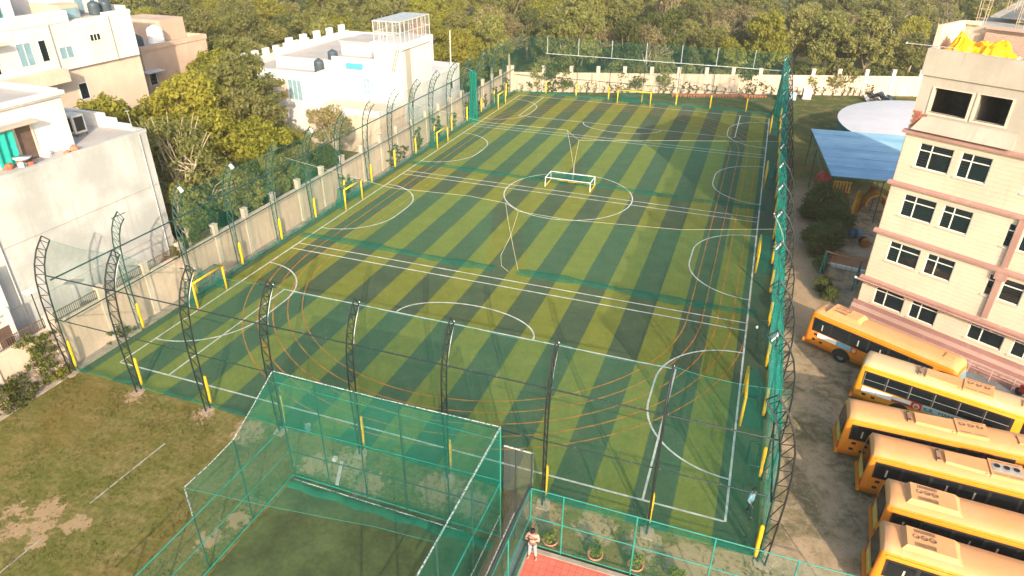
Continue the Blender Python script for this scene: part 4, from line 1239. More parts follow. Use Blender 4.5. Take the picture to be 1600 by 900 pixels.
# C: pinkish house
Cb = thing('house', 'pinkish plain house with white roof tank behind the white apartment house', 'house', (-34, 38, 0))
b = MB(); b.box(-40, -28.0, 33.0, 42.6, 0, 11.1); b.build('wall', M['pink_wall'], Cb)
b = MB(); b.box(-39.8, -28.25, 33.2, 42.4, 11.1, 11.16); b.build('roof', M['roof_grey'], Cb)
b = MB(); b.box(-28.25, -27.9, 32.9, 42.7, 11.1, 11.6); b.box(-40, -28.25, 42.4, 42.7, 11.1, 11.6); b.build('parapet', M['pink_wall'], Cb)
b = MB(); b.box(-36.5, -30.5, 38.8, 42.3, 11.16, 13.4); b.build('roof_room', M['pink_wall'], Cb)
b = MB(); b.box(-28, -27.0, 32.3, 34.6, 9.0, 9.15); b.build('sun_shade', M['white_wall'], Cb)
wall_window_x(Cb, -28.0, 33.3, 34.2, 7.6, 8.8, 'glass', 1)
tank(-29.9, 37.2, 11.16, .85, 1.9, 'tank_white', 'white barrel tank on the pinkish house roof')
tank(-31.0, 33.6, 11.16, .62, 1.35, 'tank_black', 'left dark tank on the pinkish house roof', 'dark tanks on the pinkish house')
tank(-29.6, 34.3, 11.16, .62, 1.35, 'tank_black', 'right dark tank on the pinkish house roof', 'dark tanks on the pinkish house')
# E: white house with tower in the middle distance
E_ = thing('house', 'white flat roofed house with battlement parapets and caged tower room', 'house', (-14, 50, 0))
b = MB(); b.box(-26, -14.5, 44, 60, 0, 7.3); b.build('wall', M['white_wall'], E_)
b = MB(); b.box(-25.7, -14.8, 44.3, 59.7, 7.3, 7.36); b.build('roof', M['roof_grey'], E_)
b = MB(); b.box(-26, -14.45, 43.95, 44.3, 7.3, 7.9); b.box(-14.8, -14.45, 44.3, 47.5, 7.3, 7.9); b.box(-26, -25.65, 44.3, 60, 7.3, 8.2); b.build('parapet', M['white_wall'], E_)
for k, y in enumerate((45.5, 47.6, 49.7, 51.8, 54.0, 56.2, 58.4)):
    b = MB(); b.box(-26.05, -25.6, y, y + .9, 8.2, 9.0); b.build('merlon', M['white_wall'], E_)
b = MB(); b.box(-22.5, -5.0, 47.6, 55, 0, 8.6); b.box(-22.5, -9.0, 55, 64, 0, 8.6); b.build('wall', M['white_wall'], E_)
b = MB(); b.box(-22.2, -9, 48, 63.7, 8.6, 8.66); b.build('roof', M['roof_grey'], E_)
b = MB(); b.box(-14.4, -8.2, 47.55, 47.85, 8.6, 9.2); b.box(-22.5, -22.15, 47.9, 64, 8.6, 9.5); b.box(-22.1, -9, 63.6, 64.05, 8.6, 9.4); b.build('parapet', M['white_wall'], E_)
for y in (50, 53, 56, 59, 62):
    b = MB(); b.box(-22.55, -22.1, y, y + 1.0, 9.5, 10.4); b.build('merlon', M['white_wall'], E_)
b = MB(); b.box(-8.6, -5.0, 47.58, 55, 8.6, 10.5); b.build('tower', M['white_wall'], E_)
tw = E_.children[-1]
b = MB(); b.box(-8.9, -4.75, 47.3, 55.3, 10.5, 11.2); b.build('tower_slab', M['white_wall'], tw)
b = MB(); b.box(-5.06, -4.96, 48.3, 49.6, 4.5, 10.5); b.build('stained_duct', M['cement'], tw)
cage = MB()
for x in np.linspace(-8.4, -5.0, 5):
    for y in (47.5, 55.0): cage.box(x - .035, x + .035, y - .035, y + .035, 11.2, 13.5)
for y in np.linspace(47.5, 55.0, 8):
    for x in (-8.4, -5.0): cage.box(x - .034, x + .034, y - .034, y + .034, 11.2, 13.49)
for z in (12.3, 13.45):
    for y in (47.5, 55.0): cage.box(-8.4, -5.0, y - .03, y + .03, z, z + .06)
    for x in (-8.4, -5.0): cage.box(x - .031, x + .031, 47.5, 55.0, z - .001, z + .061)
cage.build('roof_cage', M['frame_white'], tw)
mm = net_mat('wire_mesh_panels', (0.5, 0.46, 0.44), 0.30)
mt = net_mat('wire_mesh_roof', (0.62, 0.66, 0.68), 0.60)
b = MB(); b.box(-8.4, -5.0, 47.5, 55, 13.53, 13.56); b.build('cage_roof', mt, tw)
b = MB(); b.quad((-8.4, 47.46, 11.2), (-5, 47.46, 11.2), (-5, 47.46, 13.5), (-8.4, 47.46, 13.5)); b.quad((-4.96, 47.5, 11.2), (-4.96, 55, 11.2), (-4.96, 55, 13.5), (-4.96, 47.5, 13.5)); b.build('cage_mesh', mm, tw)
b = MB(); b.box(-6.9, -6.0, 54.6, 54.8, 11.2, 12.9); b.build('cage_door', M['rust'], tw)
b = MB(); b.tube([(-6.4, 47.5, 8.0), (-5.6, 47.5, 10.5)], .05, 4); b.tube([(-6.1, 47.5, 8.0), (-5.3, 47.5, 10.5)], .05, 4)
for k in range(8): b.tube([(-6.4 + .8 * k / 8, 47.5, 8.0 + 2.5 * k / 8), (-6.1 + .8 * k / 8, 47.5, 8.0 + 2.5 * k / 8)], .03, 4)
tag(b.build('ladder', M['rust']), 'rusty ladder leaning on the caged tower of the white house', 'ladder')
b = MB(); b.box(-15.5, -9.6, 51.5, 57, 8.66, 10.2); b.build('roof_room', M['white_wall'], E_)
b = MB(); b.box(-15.7, -9.4, 51.3, 57.2, 10.2, 10.35); b.build('roof_room_slab', M['roof_grey'], E_)
b = MB(); b.box(-9, -5.0, 55, 63.6, 0, 6.15); b.build('annex', M['white_wall'], E_)
b = MB(); b.box(-9.05, -4.95, 55.0, 63.65, 6.15, 6.3); b.build('annex_parapet', M['white_wall'], E_)
b = MB(); b.box(-14.5, -5.0, 41.5, 47.55, 0, 4.2); b.build('terrace', M['beige_wall'], E_)
b = MB(); b.box(-14.5, -4.95, 41.4, 41.6, 4.2, 5.0); b.box(-5.15, -4.95, 41.6, 47.5, 4.2, 5.0); b.build('terrace_parapet', M['white_wall'], E_)
wall_window_y(E_, 47.6, -10.4, -9.5, 5.2, 7.0, 'glass_blue', 2, 3)
wall_window_y(E_, 44.0, -19.2, -18.6, 4.6, 6.8, 'pink_wall', 1, 1)
wall_window_y(E_, 44.0, -18.4, -16.6, 4.6, 6.9, 'glass_blue', 3, 1)
wall_window_y(E_, 44.0, -24.5, -22.0, 4.6, 6.6, 'white_wall', 2, 1)
wall_window_x(E_, -5.0, 49.2, 49.6, 3.6, 4.4, 'glass', 1)
wall_window_x(E_, -5.0, 60.6, 61.2, 3.4, 4.4, 'glass', 1)
b = MB(); b.box(-12.3, -10.2, 47.1, 47.5, 8.1, 8.6); b.build('blue_strip', M['pool_blue'], E_)
for k, (x, z) in enumerate([(-20.8, 2.4), (-19.2, 2.4), (-20.8, 3.6)]):
    tt = thing('air_conditioner', 'white outdoor air conditioner box on the white house front', 'air conditioner', (x, 43.8, z), 0, 'air conditioners on the white house')
    b = MB(); b.box(-.4, .4, -.15, .15, 0, .6); b.build('case', M['tank_white'], tt, world=False)
    b = MB(); b.lathe((0, 0, 0), [(.22, 0), (.22, .02)], 14); me = b.mesh('fan', M['grille']); o = link('fan', me, tt, (.08, -.155, .3)); o.rotation_euler = (R(90), 0, 0)
tank(-15.9, 47.0, 7.36, .6, 1.5, 'tank_black', 'front one of two dark tanks on the white battlement house roof', 'dark tanks on the battlement house')
tank(-14.9, 48.6, 8.6, .6, 1.1, 'tank_black', 'rear one of two dark tanks on the white battlement house roof', 'dark tanks on the battlement house')
b = MB(); b.tube([(-5.2, 61.3, 6.2), (-5.2, 61.3, 10.7)], .06, 6); b.lathe((-5.2, 61.3, 10.65), [(.08, 0), (.1, .05), (.04, .1)], 8)
tag(b.build('flag_pole', M['frame_white']), 'slim white pole standing on the white house annex roof', 'pole')
for (x_, y_) in ((-12.6, 47.54), (-6.9, 47.54)):
    b = MB(); b.tube([(x_, y_ - .02, 5.0), (x_, y_ - .02, 8.6)], .05, 6); b.build('drain_pipe', M['beige_wall'], E_)
# low compound wall with square openings between the white house and the pitch wall
t = thing('compound_wall', 'low pale wall with dark openings below the white house', 'wall', (-4.0, 50, 0))
b = MB(); b.box(-4.1, -3.9, 36, 64, 0, 2.4); b.build('wall_face', M['wall_cream'], t)
for k in range(7):
    y = 38 + 3.7 * k
    b = MB(); b.box(-3.9, -3.86, y, y + 2.3, 1.2, 2.2); b.build('opening', M['door_brown'], t)

# ------------------------------------------------------------------ school block on the right
SB_RZ = math.atan2(-.515, .8572)
SB = thing('school_block', 'cream clad school block with pink ledges and a bare cement top floor', 'building', (42.9, 22.0, 0), SB_RZ)
UL, DEP = 15.0, 13.0
wins = []
for z0, z1, kind in ((1.55, 2.95, 'g'), (4.76, 6.15, 'n'), (7.92, 9.36, 'n'), (11.1, 12.6, 'n')):
    wins.append((.95, 2.85, z0, z1, kind)); wins.append((3.26, 4.87, z0, z1, kind))
    if kind == 'g':
        wins.append((6.73, 8.64, z0 + .15, z1 + .08, kind)); wins.append((9.1, 11.0, z0 + .15, z1 + .08, kind))
    else:
        wins.append((6.72, 7.12, z0, z1, 'half')); wins.append((7.50, 8.60, z0, z1, 'tall')); wins.append((10.0, 11.8, z0, z1, kind))
opens = [(.85, 2.82, 14.40, 15.80), (3.18, 4.80, 14.42, 15.85), (6.9, 8.7, 14.4, 15.85)]
def wall_cells(u0, u1, z0, z1, holes, th=.22):
    us = sorted({u0, u1} | {h[0] for h in holes if h[2] < z1 and h[3] > z0} | {h[1] for h in holes if h[2] < z1 and h[3] > z0})
    zs = sorted({z0, z1} | {h[2] for h in holes if z0 < h[2] < z1} | {h[3] for h in holes if z0 < h[3] < z1})
    b = MB()
    for ua, ub in zip(us[:-1], us[1:]):
        for za, zb in zip(zs[:-1], zs[1:]):
            um, zm = (ua + ub) / 2, (za + zb) / 2
            if any(h[0] < um < h[1] and h[2] < zm < h[3] for h in holes): continue
            b.quad((ua, 0, za), (ub, 0, za), (ub, 0, zb), (ua, 0, zb))
    for h in holes:
        if h[2] >= z0 and h[3] <= z1:
            b.quad((h[0], 0, h[2]), (h[1], 0, h[2]), (h[1], th, h[2]), (h[0], th, h[2]))
            b.quad((h[0], 0, h[3]), (h[0], th, h[3]), (h[1], th, h[3]), (h[1], 0, h[3]))
            b.quad((h[0], 0, h[2]), (h[0], th, h[2]), (h[0], th, h[3]), (h[0], 0, h[3]))
            b.quad((h[1], 0, h[2]), (h[1], 0, h[3]), (h[1], th, h[3]), (h[1], th, h[2]))
    return b
FLOORS = [(0, 3.15), (3.15, 6.45), (6.45, 9.75), (9.75, 13.0)]
for z0, z1 in FLOORS:
    b = wall_cells(0, UL, z0, z1, [w[:4] for w in wins]); b.build('wall', M['cream_clad'], SB, world=False)
b = wall_cells(.04, UL, 13.0, 16.4, opens, .3); b.build('wall', M['cement'], SB, world=False)
b = MB(); b.box(-.12, UL, -.10, .25, 16.4, 17.85); b.build('parapet', M['cement'], SB, world=False)
b = MB(); b.box(-.33, -.08, .95, 4.4, 16.4, 19.0); b.box(-.13, .12, .27, .95, 16.4, 17.86); b.build('side_parapet', M['beige_wall'], SB, world=False)
b = MB(); b.box(-.33, UL, 4.4, DEP, 16.4, 18.8); b.build('rear_storey', M['cement'], SB, world=False)
b = MB(); b.box(-.33, .7, 4.25, 4.55, 18.8, 19.0); b.build('rear_kerb', M['beige_wall'], SB, world=False)
# side and rear walls, floor slabs, inner rooms
b = MB(); b.box(0, .04, .0, DEP, 0, 16.4) ; b.box(.04, UL, DEP - .2, DEP, 0, 16.4); b.build('side_wall', M['cream_clad'], SB, world=False)
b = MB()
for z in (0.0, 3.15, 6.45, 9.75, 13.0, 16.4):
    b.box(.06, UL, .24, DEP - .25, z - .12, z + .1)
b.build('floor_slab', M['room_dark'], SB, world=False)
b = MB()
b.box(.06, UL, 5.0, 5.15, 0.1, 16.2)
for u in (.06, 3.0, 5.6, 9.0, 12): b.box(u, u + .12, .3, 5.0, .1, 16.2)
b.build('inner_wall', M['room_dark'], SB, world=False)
b = MB(); b.box(.2, UL, .3, DEP - .3, 16.5, 16.75); b.build('roof', M['roof_grey'], SB, world=False)
# pink ledges between the storeys
for z, zz in ((13.0, .32), (9.75, .34), (6.45, .36), (3.05, .30)):
    b = MB()
    zz *= .72
    b.add([(-.2, -.20, z), (UL, -.20, z), (UL, 0.05, z), (-.2, 0.05, z), (-.2, -.20, z + zz * .55), (UL, -.20, z + zz * .55), (UL, .0, z + zz), (-.2, .0, z + zz)],
          [(0, 3, 2, 1), (0, 1, 5, 4), (4, 5, 6, 7), (0, 4, 7, 3), (1, 2, 6, 5)])
    b.build('ledge', M['pink_band'], SB, world=False)
b = MB(); b.box(-.25, UL, -.22, -.06, 2.86, 3.0); b.build('ledge', M['pale_pink'], SB, world=False)
b = MB(); b.tube([(-.35, -.36, 3.02), (UL, -.36, 3.0)], .07, 6)
for u in (.4, 2.9, 5.4, 7.9, 10.4): b.box(u - .05, u + .05, -.36, -.0, 2.8, 3.0)
b.build('drain_pipe', M['pink_band'], SB, world=False)
b = MB(); b.lathe((-.38, -.36, 2.98), [(.03, 0), (.10, .04), (.10, .1), (.03, .14)], 8); b.build('drain_head', M['lamp_white'], SB, world=False)
# pilaster
b = MB(); b.box(7.14, 7.46, -.16, -.002, 3.42, 6.44); b.box(7.0, 7.62, -.22, -.003, 6.0, 6.44); b.build('pilaster', M['pink_band'], SB, world=False)
b = MB(); b.box(7.14, 7.46, -.16, -.002, 6.82, 9.74); b.build('pilaster', M['pink_band'], SB, world=False)
# stepped pink plinth
for k, (z0, z1, o) in enumerate(((0.0, .35, .62), (.35, .62, .50), (.62, .88, .38), (.88, 1.12, .26), (1.12, 1.38, .14))):
    b = MB(); b.box(-.2 - .02 * o, UL, -o, -.004 - .001 * k, z0, z1); b.build('plinth_step', M['pink_step'] if k % 2 == 0 else M['pale_pink'], SB, world=False)
# windows
def add_window(u0, u1, z0, z1, kind, seed):
    w = .055
    b = MB()
    b.box(u0, u1, .06, .14, z0, z0 + w); b.box(u0, u1, .06, .14, z1 - w, z1)
    b.box(u0, u0 + w, .061, .139, z0 + w, z1 - w); b.box(u1 - w, u1, .061, .139, z0 + w, z1 - w)
    zt_ = z1 - (z1 - z0) * .30
    b.box(u0 + w, u1 - w, .063, .137, zt_ - .03, zt_ + .03)
    um = u0 + (u1 - u0) * .37 if kind not in ('half', 'tall') else None
    if um: b.box(um - .035, um + .035, .062, .138, z0 + w, zt_ - .03); b.box(um - .03, um + .03, .062, .138, zt_ + .03, z1 - w)
    # surround
    f = b.build('window', M['frame_white'], SB, world=False)
    b = MB()
    o = .07
    b.box(u0 - o, u1 + o, -.06, -.005, z0 - .06, z0)
    b.build('sill', M['pillar_cream'], f, world=False)
    parts = [(u0 + w, (um - .035) if um else u1 - w, z0 + w, zt_ - .03)] + ([(um + .035, u1 - w, z0 + w, zt_ - .03)] if um else [])
    parts += [(u0 + w, (um - .03) if um else u1 - w, zt_ + .03, z1 - w)] + ([(um + .03, u1 - w, zt_ + .03, z1 - w)] if um else [])
    for (a, c, d, e) in parts:
        b = MB(); b.box(a, c, .10, .112, d, e); b.build('pane', M['glass'], f, world=False)
    # security bars behind the left leaf and fanlight
    rr = random.Random(seed)
    b = MB()
    if rr.random() < .75:
        a, c, d, e = parts[0]
        n = 6
        for k in range(1, n): b.box(a, c, .076, .088, d + (e - d) * k / n - .007, d + (e - d) * k / n + .007)
    for (a, c, d, e) in parts[2:]:
        for k in (1, 2): b.box(a, c, .076, .088, d + (e - d) * k / 3 - .006, d + (e - d) * k / 3 + .006)
    if b.v: b.build('bars', M['grille'], f, world=False)
for i, wdw in enumerate(wins): add_window(*wdw, seed=i + 3)
for (u0, u1, z0, z1) in opens:
    b = MB(); o = .12
    b.box(u0 - o, u1 + o, -.04, .1, z0 - o, z0); b.box(u0 - o, u0, -.04, .1, z0, z1); b.box(u1, u1 + o, -.04, .1, z0, z1); b.box(u0 - o, u1 + o, -.03, .1, z1, z1 + .05)
    b.build('bare_opening_frame', M['pillar_cream'], SB, world=False)
b = MB(); b.add([(.25, -.30, 13.32), (5.6, -.30, 13.32), (5.6, -.03, 14.15), (.7, -.03, 14.15), (.25, -.02, 13.32), (5.6, -.02, 13.32)], [(0, 1, 2, 3), (0, 3, 4), (1, 5, 2)])
b.build('sloped_sill', M['cement'], SB, world=False)
b = MB()
rr = random.Random(9)
for r_ in range(7):
    for c_ in range(3 if r_ % 2 else 2):
        b.box(.10 + c_ * .23 + (.1 if r_ % 2 else 0), .31 + c_ * .23 + (.1 if r_ % 2 else 0), -.045, -.004, 13.4 + r_ * .14, 13.52 + r_ * .14)
b.build('exposed_bricks', M['brick'], SB, world=False)
# walkway and railing in front
b = MB()
def sbw(u, v, z): 
    c, s = math.cos(SB_RZ), math.sin(SB_RZ); return (42.9 + c * u - s * v, 22.0 + s * u + c * v, z)
pts = [sbw(-1, -.66, 0), sbw(15, -.66, 0), sbw(15, -4.4, 0), sbw(5.5, -3.4, 0), sbw(4.5, -2.2, 0)]
b.prism([(p[0], p[1]) for p in pts][::-1], -.05, .06); structure(b.build('walkway', M['asphalt']))
RL = thing('railing', 'thin pale handrail along the pink plinth of the school block', 'railing', sbw(6, -1.0, 0), SB_RZ)
b = MB(); b.tube([(-5.5, 0, .95), (8, 0, .95)], .025, 5); b.tube([(-5.5, 0, .5), (8, 0, .5)], .02, 5); b.build('rail', M['pale_pink'], RL, world=False)
for k in range(12):
    b = MB(); b.tube([(-5.5 + k * 1.2, 0, 0), (-5.5 + k * 1.2, 0, .95)], .025, 5); b.build('post', M['pale_pink'], RL, world=False)
# rooftop: tarpaulin, laundry, reinforcement cages, bamboo, unfinished brick wall
t = thing('tarpaulin', 'crumpled bright yellow tarpaulin heaped on the school roof behind the parapet', 'tarpaulin', sbw(2.4, 1.4, 16.75), SB_RZ)
from mathutils import noise as mn
def tarp(u, v):
    q = Vector((u * 3.4 + v * .9, v * 2.6 - u * 1.1, 3.7))
    fold = 1 - abs(mn.noise(q * 1.2)) * 2.2
    fold2 = 1 - abs(mn.noise(q * 2.9 + Vector((5, 1, 0)))) * 2
    fold3 = mn.noise(q * 6.5)
    ridge = math.exp(-((u - .22) / .15) ** 2) * .9 + math.exp(-((u - .68) / .20) ** 2) * .45
    env = min(1, max(0, math.sin(min(1, max(0, v * 1.15 - .05)) * math.pi))) ** .7
    edge = min(1, u * 6, (1 - u) * 5)
    h = .66 + env * edge * (.42 + .55 * ridge) + .26 * fold * (0.3 + env * edge) + .16 * fold2 + .05 * fold3
    return (-2.35 + 3.9 * u + .35 * mn.noise(q * 1.7 + Vector((0, 7, 0))), -1.12 + 2.6 * v + .3 * mn.noise(q * 1.5 + Vector((9, 0, 0))), max(.05, h))
b = MB(); b.grid(tarp, 110, 60); b.build('sheet', M['tarp'], t, world=False, smooth=True)
t = thing('laundry_pile', 'dark blue and white clothes piled at the end of the yellow tarpaulin', 'clothes', sbw(5.2, .9, 16.75), SB_RZ)
for k in range(14):
    b = MB(); x0, y0 = rng.uniform(-.9, 1.6), rng.uniform(-.4, .6); a = rng.uniform(0, 6)
    b.grid(lambda u, v: (x0 + .7 * u * math.cos(a) - .5 * v * math.sin(a), y0 + .7 * u * math.sin(a) + .5 * v * math.cos(a), .2 + .7 * rng.random() * math.sin(u * 3.1) * math.sin(v * 3.1) + .05 * k), 6, 5)
    b.build('garment', M[['blue_cloth', 'white_paint', 'teal_cloth', 'trim_black', 'blue_box'][k % 5]], t, world=False)
t = thing('leaning_boards', 'brown boards leaning at the parapet beside the clothes pile', 'boards', sbw(4.3, .7, 16.75), SB_RZ)
for k in range(3):
    b = MB(); x = -.2 + .22 * k; b.add([(x, -.2, 0), (x + .06, -.2, 0), (x + .35, .5, 1.3), (x + .29, .5, 1.3), (x, .3, 0), (x + .06, .3, 0), (x + .35, 1.0, 1.3), (x + .29, 1.0, 1.3)], [(0, 1, 2, 3), (4, 7, 6, 5), (0, 3, 7, 4), (1, 5, 6, 2), (3, 2, 6, 7)])
    b.build('board', M['door_brown'], t, world=False)
t = thing('brick_wall', 'unfinished pinkish brick wall on the school roof behind the tarpaulin', 'wall', sbw(4.2, 4.15, 16.75), SB_RZ)
b = MB(); b.add([(-3.0, -.11, 0), (4.0, -.11, 0), (4.0, .11, 0), (-3.0, .11, 0), (-3.0, -.11, 1.75), (-.6, -.11, 1.7), (.2, -.11, 1.95), (4.0, -.11, 2.3), (-3.0, .11, 1.75), (-.6, .11, 1.7), (.2, .11, 1.95), (4.0, .11, 2.3)],
                 [(0, 1, 7, 6, 5, 4), (3, 8, 9, 10, 11, 2), (4, 5, 9, 8), (5, 6, 10, 9), (6, 7, 11, 10), (0, 4, 8, 3), (1, 2, 11, 7)]); b.build('courses', M['pink_brick'], t, world=False)
b = MB(); b.box(-3.05, .2, -.16, .16, 1.95, 2.05); b.build('lintel', M['pale_pink'], t, world=False)
t = thing('roof_slab_heap', 'grey sloping slab of shuttering boards on the school roof', 'slab', sbw(3.6, 8.5, 18.82), SB_RZ)
for k in range(12):
    b = MB(); x = -3.2 + k * .55; b.add([(x, -2, .25), (x + .5, -2, .25), (x + .5, 2.6, .9), (x, 2.6, .9), (x, -2, .32), (x + .5, -2, .32), (x + .5, 2.6, .97), (x, 2.6, .97)], [(0, 3, 2, 1), (4, 5, 6, 7), (0, 1, 5, 4), (1, 2, 6, 5), (2, 3, 7, 6), (3, 0, 4, 7)])
    b.build('board', M['asphalt'] if k % 3 else M['cement'], t, world=False)
for k, (u, v, h) in enumerate([(.35, 5.3, 2.8), (.9, 8.2, 2.6), (2.5, 5.2, 2.6), (2.2, 9.4, 2.2), (3.4, 6.0, 2.4)]):
    t = thing('rebar_column', ['upright steel bar cage at the rear left corner of the school roof', 'taller steel bar cage at the rear of the school roof', 'rusty steel bar cage behind the brick wall on the roof', 'steel bar cage at the rear edge of the grey slab', 'steel bar cage by the right picture edge on the roof'][k], 'steel bars', sbw(u, v, 18.8), SB_RZ, 'steel bar cages on the school roof')
    b = MB()
    for x in (-.2, .2):
        for y in (-.2, .2): b.tube([(x, y, 0), (x * 1.2 + rng.uniform(-.05, .05), y * 1.2 + rng.uniform(-.05, .05), h + rng.uniform(-.3, .3))], .024, 4)
    b.build('bars', M['scaffold'], t, world=False)
    b = MB()
    for z in np.arange(.3, h * .8, .5):
        for (xa, ya, xb, yb) in ((-.22, -.22, .22, -.22), (.22, -.22, .22, .22), (.22, .22, -.22, .22), (-.22, .22, -.22, -.22)): b.tube([(xa, ya, z), (xb, yb, z)], .016, 4)
    b.build('ties', M['scaffold'], t, world=False)
b = MB(); p0, p1 = sbw(-1.4, -.0, 17.95), sbw(1.2, .45, 17.95); b.tube([p0, p1], .025, 5); b.tube([(p0[0], p0[1], p0[2] - .04), (p0[0], p0[1], p0[2] + .06)], .05, 6)
tag(b.build('parapet_pipe', M['galv']), 'thin pipe sticking out over the corner of the school parapet', 'pipe')

# ------------------------------------------------------------------ playground side
t = thing('play_shed', 'blue corrugated sheet shed roof on posts beside the school block', 'shed', (45.5, 48, 0))
for k in range(16):
    y0_, y1_ = 40.1 + k * .975, 40.1 + (k + 1) * .975 + .06
    b = MB()
    def sheet(u, v, y0_=y0_, y1_=y1_, k=k):
        y = y0_ + (y1_ - y0_) * u; f = (y - 40.1) / 15.6
        x = 41.5 - 1.4 * f + (52.0 - 41.5 + 1.4 * f) * v
        return (x, y, 4.0 + .03 * (1 - u) + .25 * v + (.035 if int(round(u * 12)) % 2 else 0) + .012 * math.sin(k * 2.3))
    b.grid(sheet, 12, 2); b.build('roof_sheet', M['blue_sheet'], t)
for (x, y) in ((41.6, 40.4), (45.8, 40.4), (50.0, 40.4), (40.5, 48.0), (40.3, 55.2), (46, 55.2)):
    b = MB(); b.tube([(x, y, 0), (x, y, 4.0)], .05, 6); b.build('post', M['steel_green'], t)
b = MB(); b.tube([(40.5, 46.5, 3.9), (42.2, 36.5, .9)], .03, 5); b.tube([(40.4, 50, 2.2), (40.4, 54, 3.9)], .04, 5); b.tube([(41.55, 40.3, 3.9), (51, 40.3, 3.95)], .05, 5); b.tube([(41.5, 40.3, 3.9), (40.2, 55.4, 3.9)], .05, 5); b.build('brace', M['teal_pipe'], t)
# play things under the shed
def slide(x, y, rz, mat, label, h=2.0):
    t = thing('slide', label, 'slide', (x, y, 0), rz, 'slides under the blue shed')
    b = MB(); b.grid(lambda u, v: (-.28 + .56 * v, -1.9 * u, .15 + (h - .15) * (1 - u) ** 1.15 + .18 * (2 * v - 1) ** 2), 10, 6); b.build('chute', M[mat], t, world=False)
    b = MB()
    for s in (-.25, .25): b.tube([(s, .05, 0), (s, .0, h + .6)], .035, 5)
    for k in range(1, 6): b.tube([(-.25, .04, h * k / 6), (.25, .04, h * k / 6)], .025, 5)
    b.build('ladder', M['play_blue'], t, world=False)
slide(43.0, 42.6, R(20), 'play_red', 'red slide under the front of the blue shed', 2.3)
slide(44.6, 42.8, R(-15), 'play_yellow', 'yellow slide under the front of the blue shed')
slide(45.6, 43.2, R(-40), 'play_orange', 'orange slide beside the school block under the shed', 2.4)
t = thing('play_tunnel', 'orange arched play tunnel under the blue shed', 'play tunnel', (46.0, 42.0, 0), R(10))
for k in range(4):
    b = MB(); b.tube([(.9 * math.cos(a), k * .35, 1.2 + .9 * math.sin(a)) for a in np.linspace(-.3, math.pi + .3, 14)], .12, 6); b.build('hoop', M['play_orange'] if k % 2 else M['play_yellow'], t, world=False)
t = thing('play_board', 'yellow barred play panel hanging at the shed corner', 'play panel', (42.6, 40.8, 2.5))
b = MB()
for k in range(6): b.box(-.7 + k * .26, -.58 + k * .26, -.03, .03, 0, .8)
b.build('bars', M['play_yellow'], t, world=False)
for z_ in (.8, -.12):
    b = MB(); b.box(-.75, .8, -.02, .02, z_, z_ + .12); b.build('rail', M['play_yellow'], t, world=False)
t = thing('climbing_dome', 'red rounded play roof at the left side of the blue shed', 'play roof', (41.2, 43.4, 0))
b = MB(); b.lathe((0, 0, 2.6), [(.75, 0), (.6, .35), (.3, .65), (.05, .8)], 12); b.build('roof', M['play_red'], t, world=False)
b = MB()
for a in range(4): b.tube([(.6 * math.cos(a * 1.57), .6 * math.sin(a * 1.57), 0), (.6 * math.cos(a * 1.57), .6 * math.sin(a * 1.57), 2.65)], .05, 6)
b.build('posts', M['play_red'], t, world=False)
for k, (x, y, m) in enumerate([(42.8, 38.6, 'play_yellow'), (43.9, 36.3, 'play_blue'), (44.6, 34.8, 'play_orange')]):
    t = thing('play_barrel', ['yellow barrel lying before the blue shed', 'blue barrel lying before the blue shed', 'orange barrel lying near the swing'][k], 'play barrel', (x, y, .0), rng.uniform(0, 3), 'play barrels')
    b = MB(); b.tube([(-.5, 0, .4), (-.3, 0, .4), (.3, 0, .4), (.5, 0, .4)], [.34, .4, .4, .34], 12); b.build('body', M[m], t, world=False)
    b = MB(); b.tube([(-.15, 0, .4), (.15, 0, .4)], .415, 12); b.build('band', M['trim_black'], t, world=False)
t = thing('sand_platform', 'tan playground platform with pale edge before the school corner', 'platform', (43.0, 29.9, 0), R(-12))
b = MB(); b.box(-1.3, 1.5, -.2, 2.2, 0, .18); b.build('deck', M['play_orange'], t, world=False)
b = MB(); b.box(-1.4, 1.6, -.45, -.21, 0, .25); b.build('edge', M['frame_white'], t, world=False)
t = thing('swing', 'dark green swing frame between the dirt path and the school corner', 'swing', (42.1, 27.0, 0), R(-20))
for x in (-1.2, 1.3):
    b = MB(); b.tube([(x, -.7, 0), (x, 0, 2.2), (x, .7, 0)], .05, 6); b.build('leg', M['teal_wall'], t, world=False)
b = MB(); b.tube([(-1.3, 0, 2.22), (1.4, 0, 2.22)], .05, 6); b.build('top_bar', M['rust'], t, world=False)
for x in (-.5, .6):
    b = MB(); b.tube([(x - .2, 0, 2.2), (x - .2, 0, .5)], .015, 4); b.tube([(x + .2, 0, 2.2), (x + .2, 0, .5)], .015, 4); b.build('chain', M['rust'], t, world=False)
    b = MB(); b.box(x - .25, x + .25, -.12, .12, .44, .5); b.build('seat', M['play_yellow'], t, world=False)
# white rounded canopy
t = thing('canopy', 'large white rounded canopy roof behind the blue shed', 'canopy', (49, 67, 0))
b = MB()
cx, cy = 53.7, 63.6
def can(u, v):
    a = 2 * math.pi * u; r = v
    return (cx + 10.4 * r * math.cos(a), cy + 12.6 * r * math.sin(a), 3.55 + .8 * (1 - r * r))
b.grid(can, 48, 6); b.build('fabric', M['canopy_white'], t, smooth=True)
b = MB(); b.grid(lambda u, v: (cx + (10.3 - .25 * v) * math.cos(2 * math.pi * u), cy + (12.5 - .25 * v) * math.sin(2 * math.pi * u), 3.5 - 2.6 * v), 48, 2); b.build('side_screen', M['teal_wall'], t)
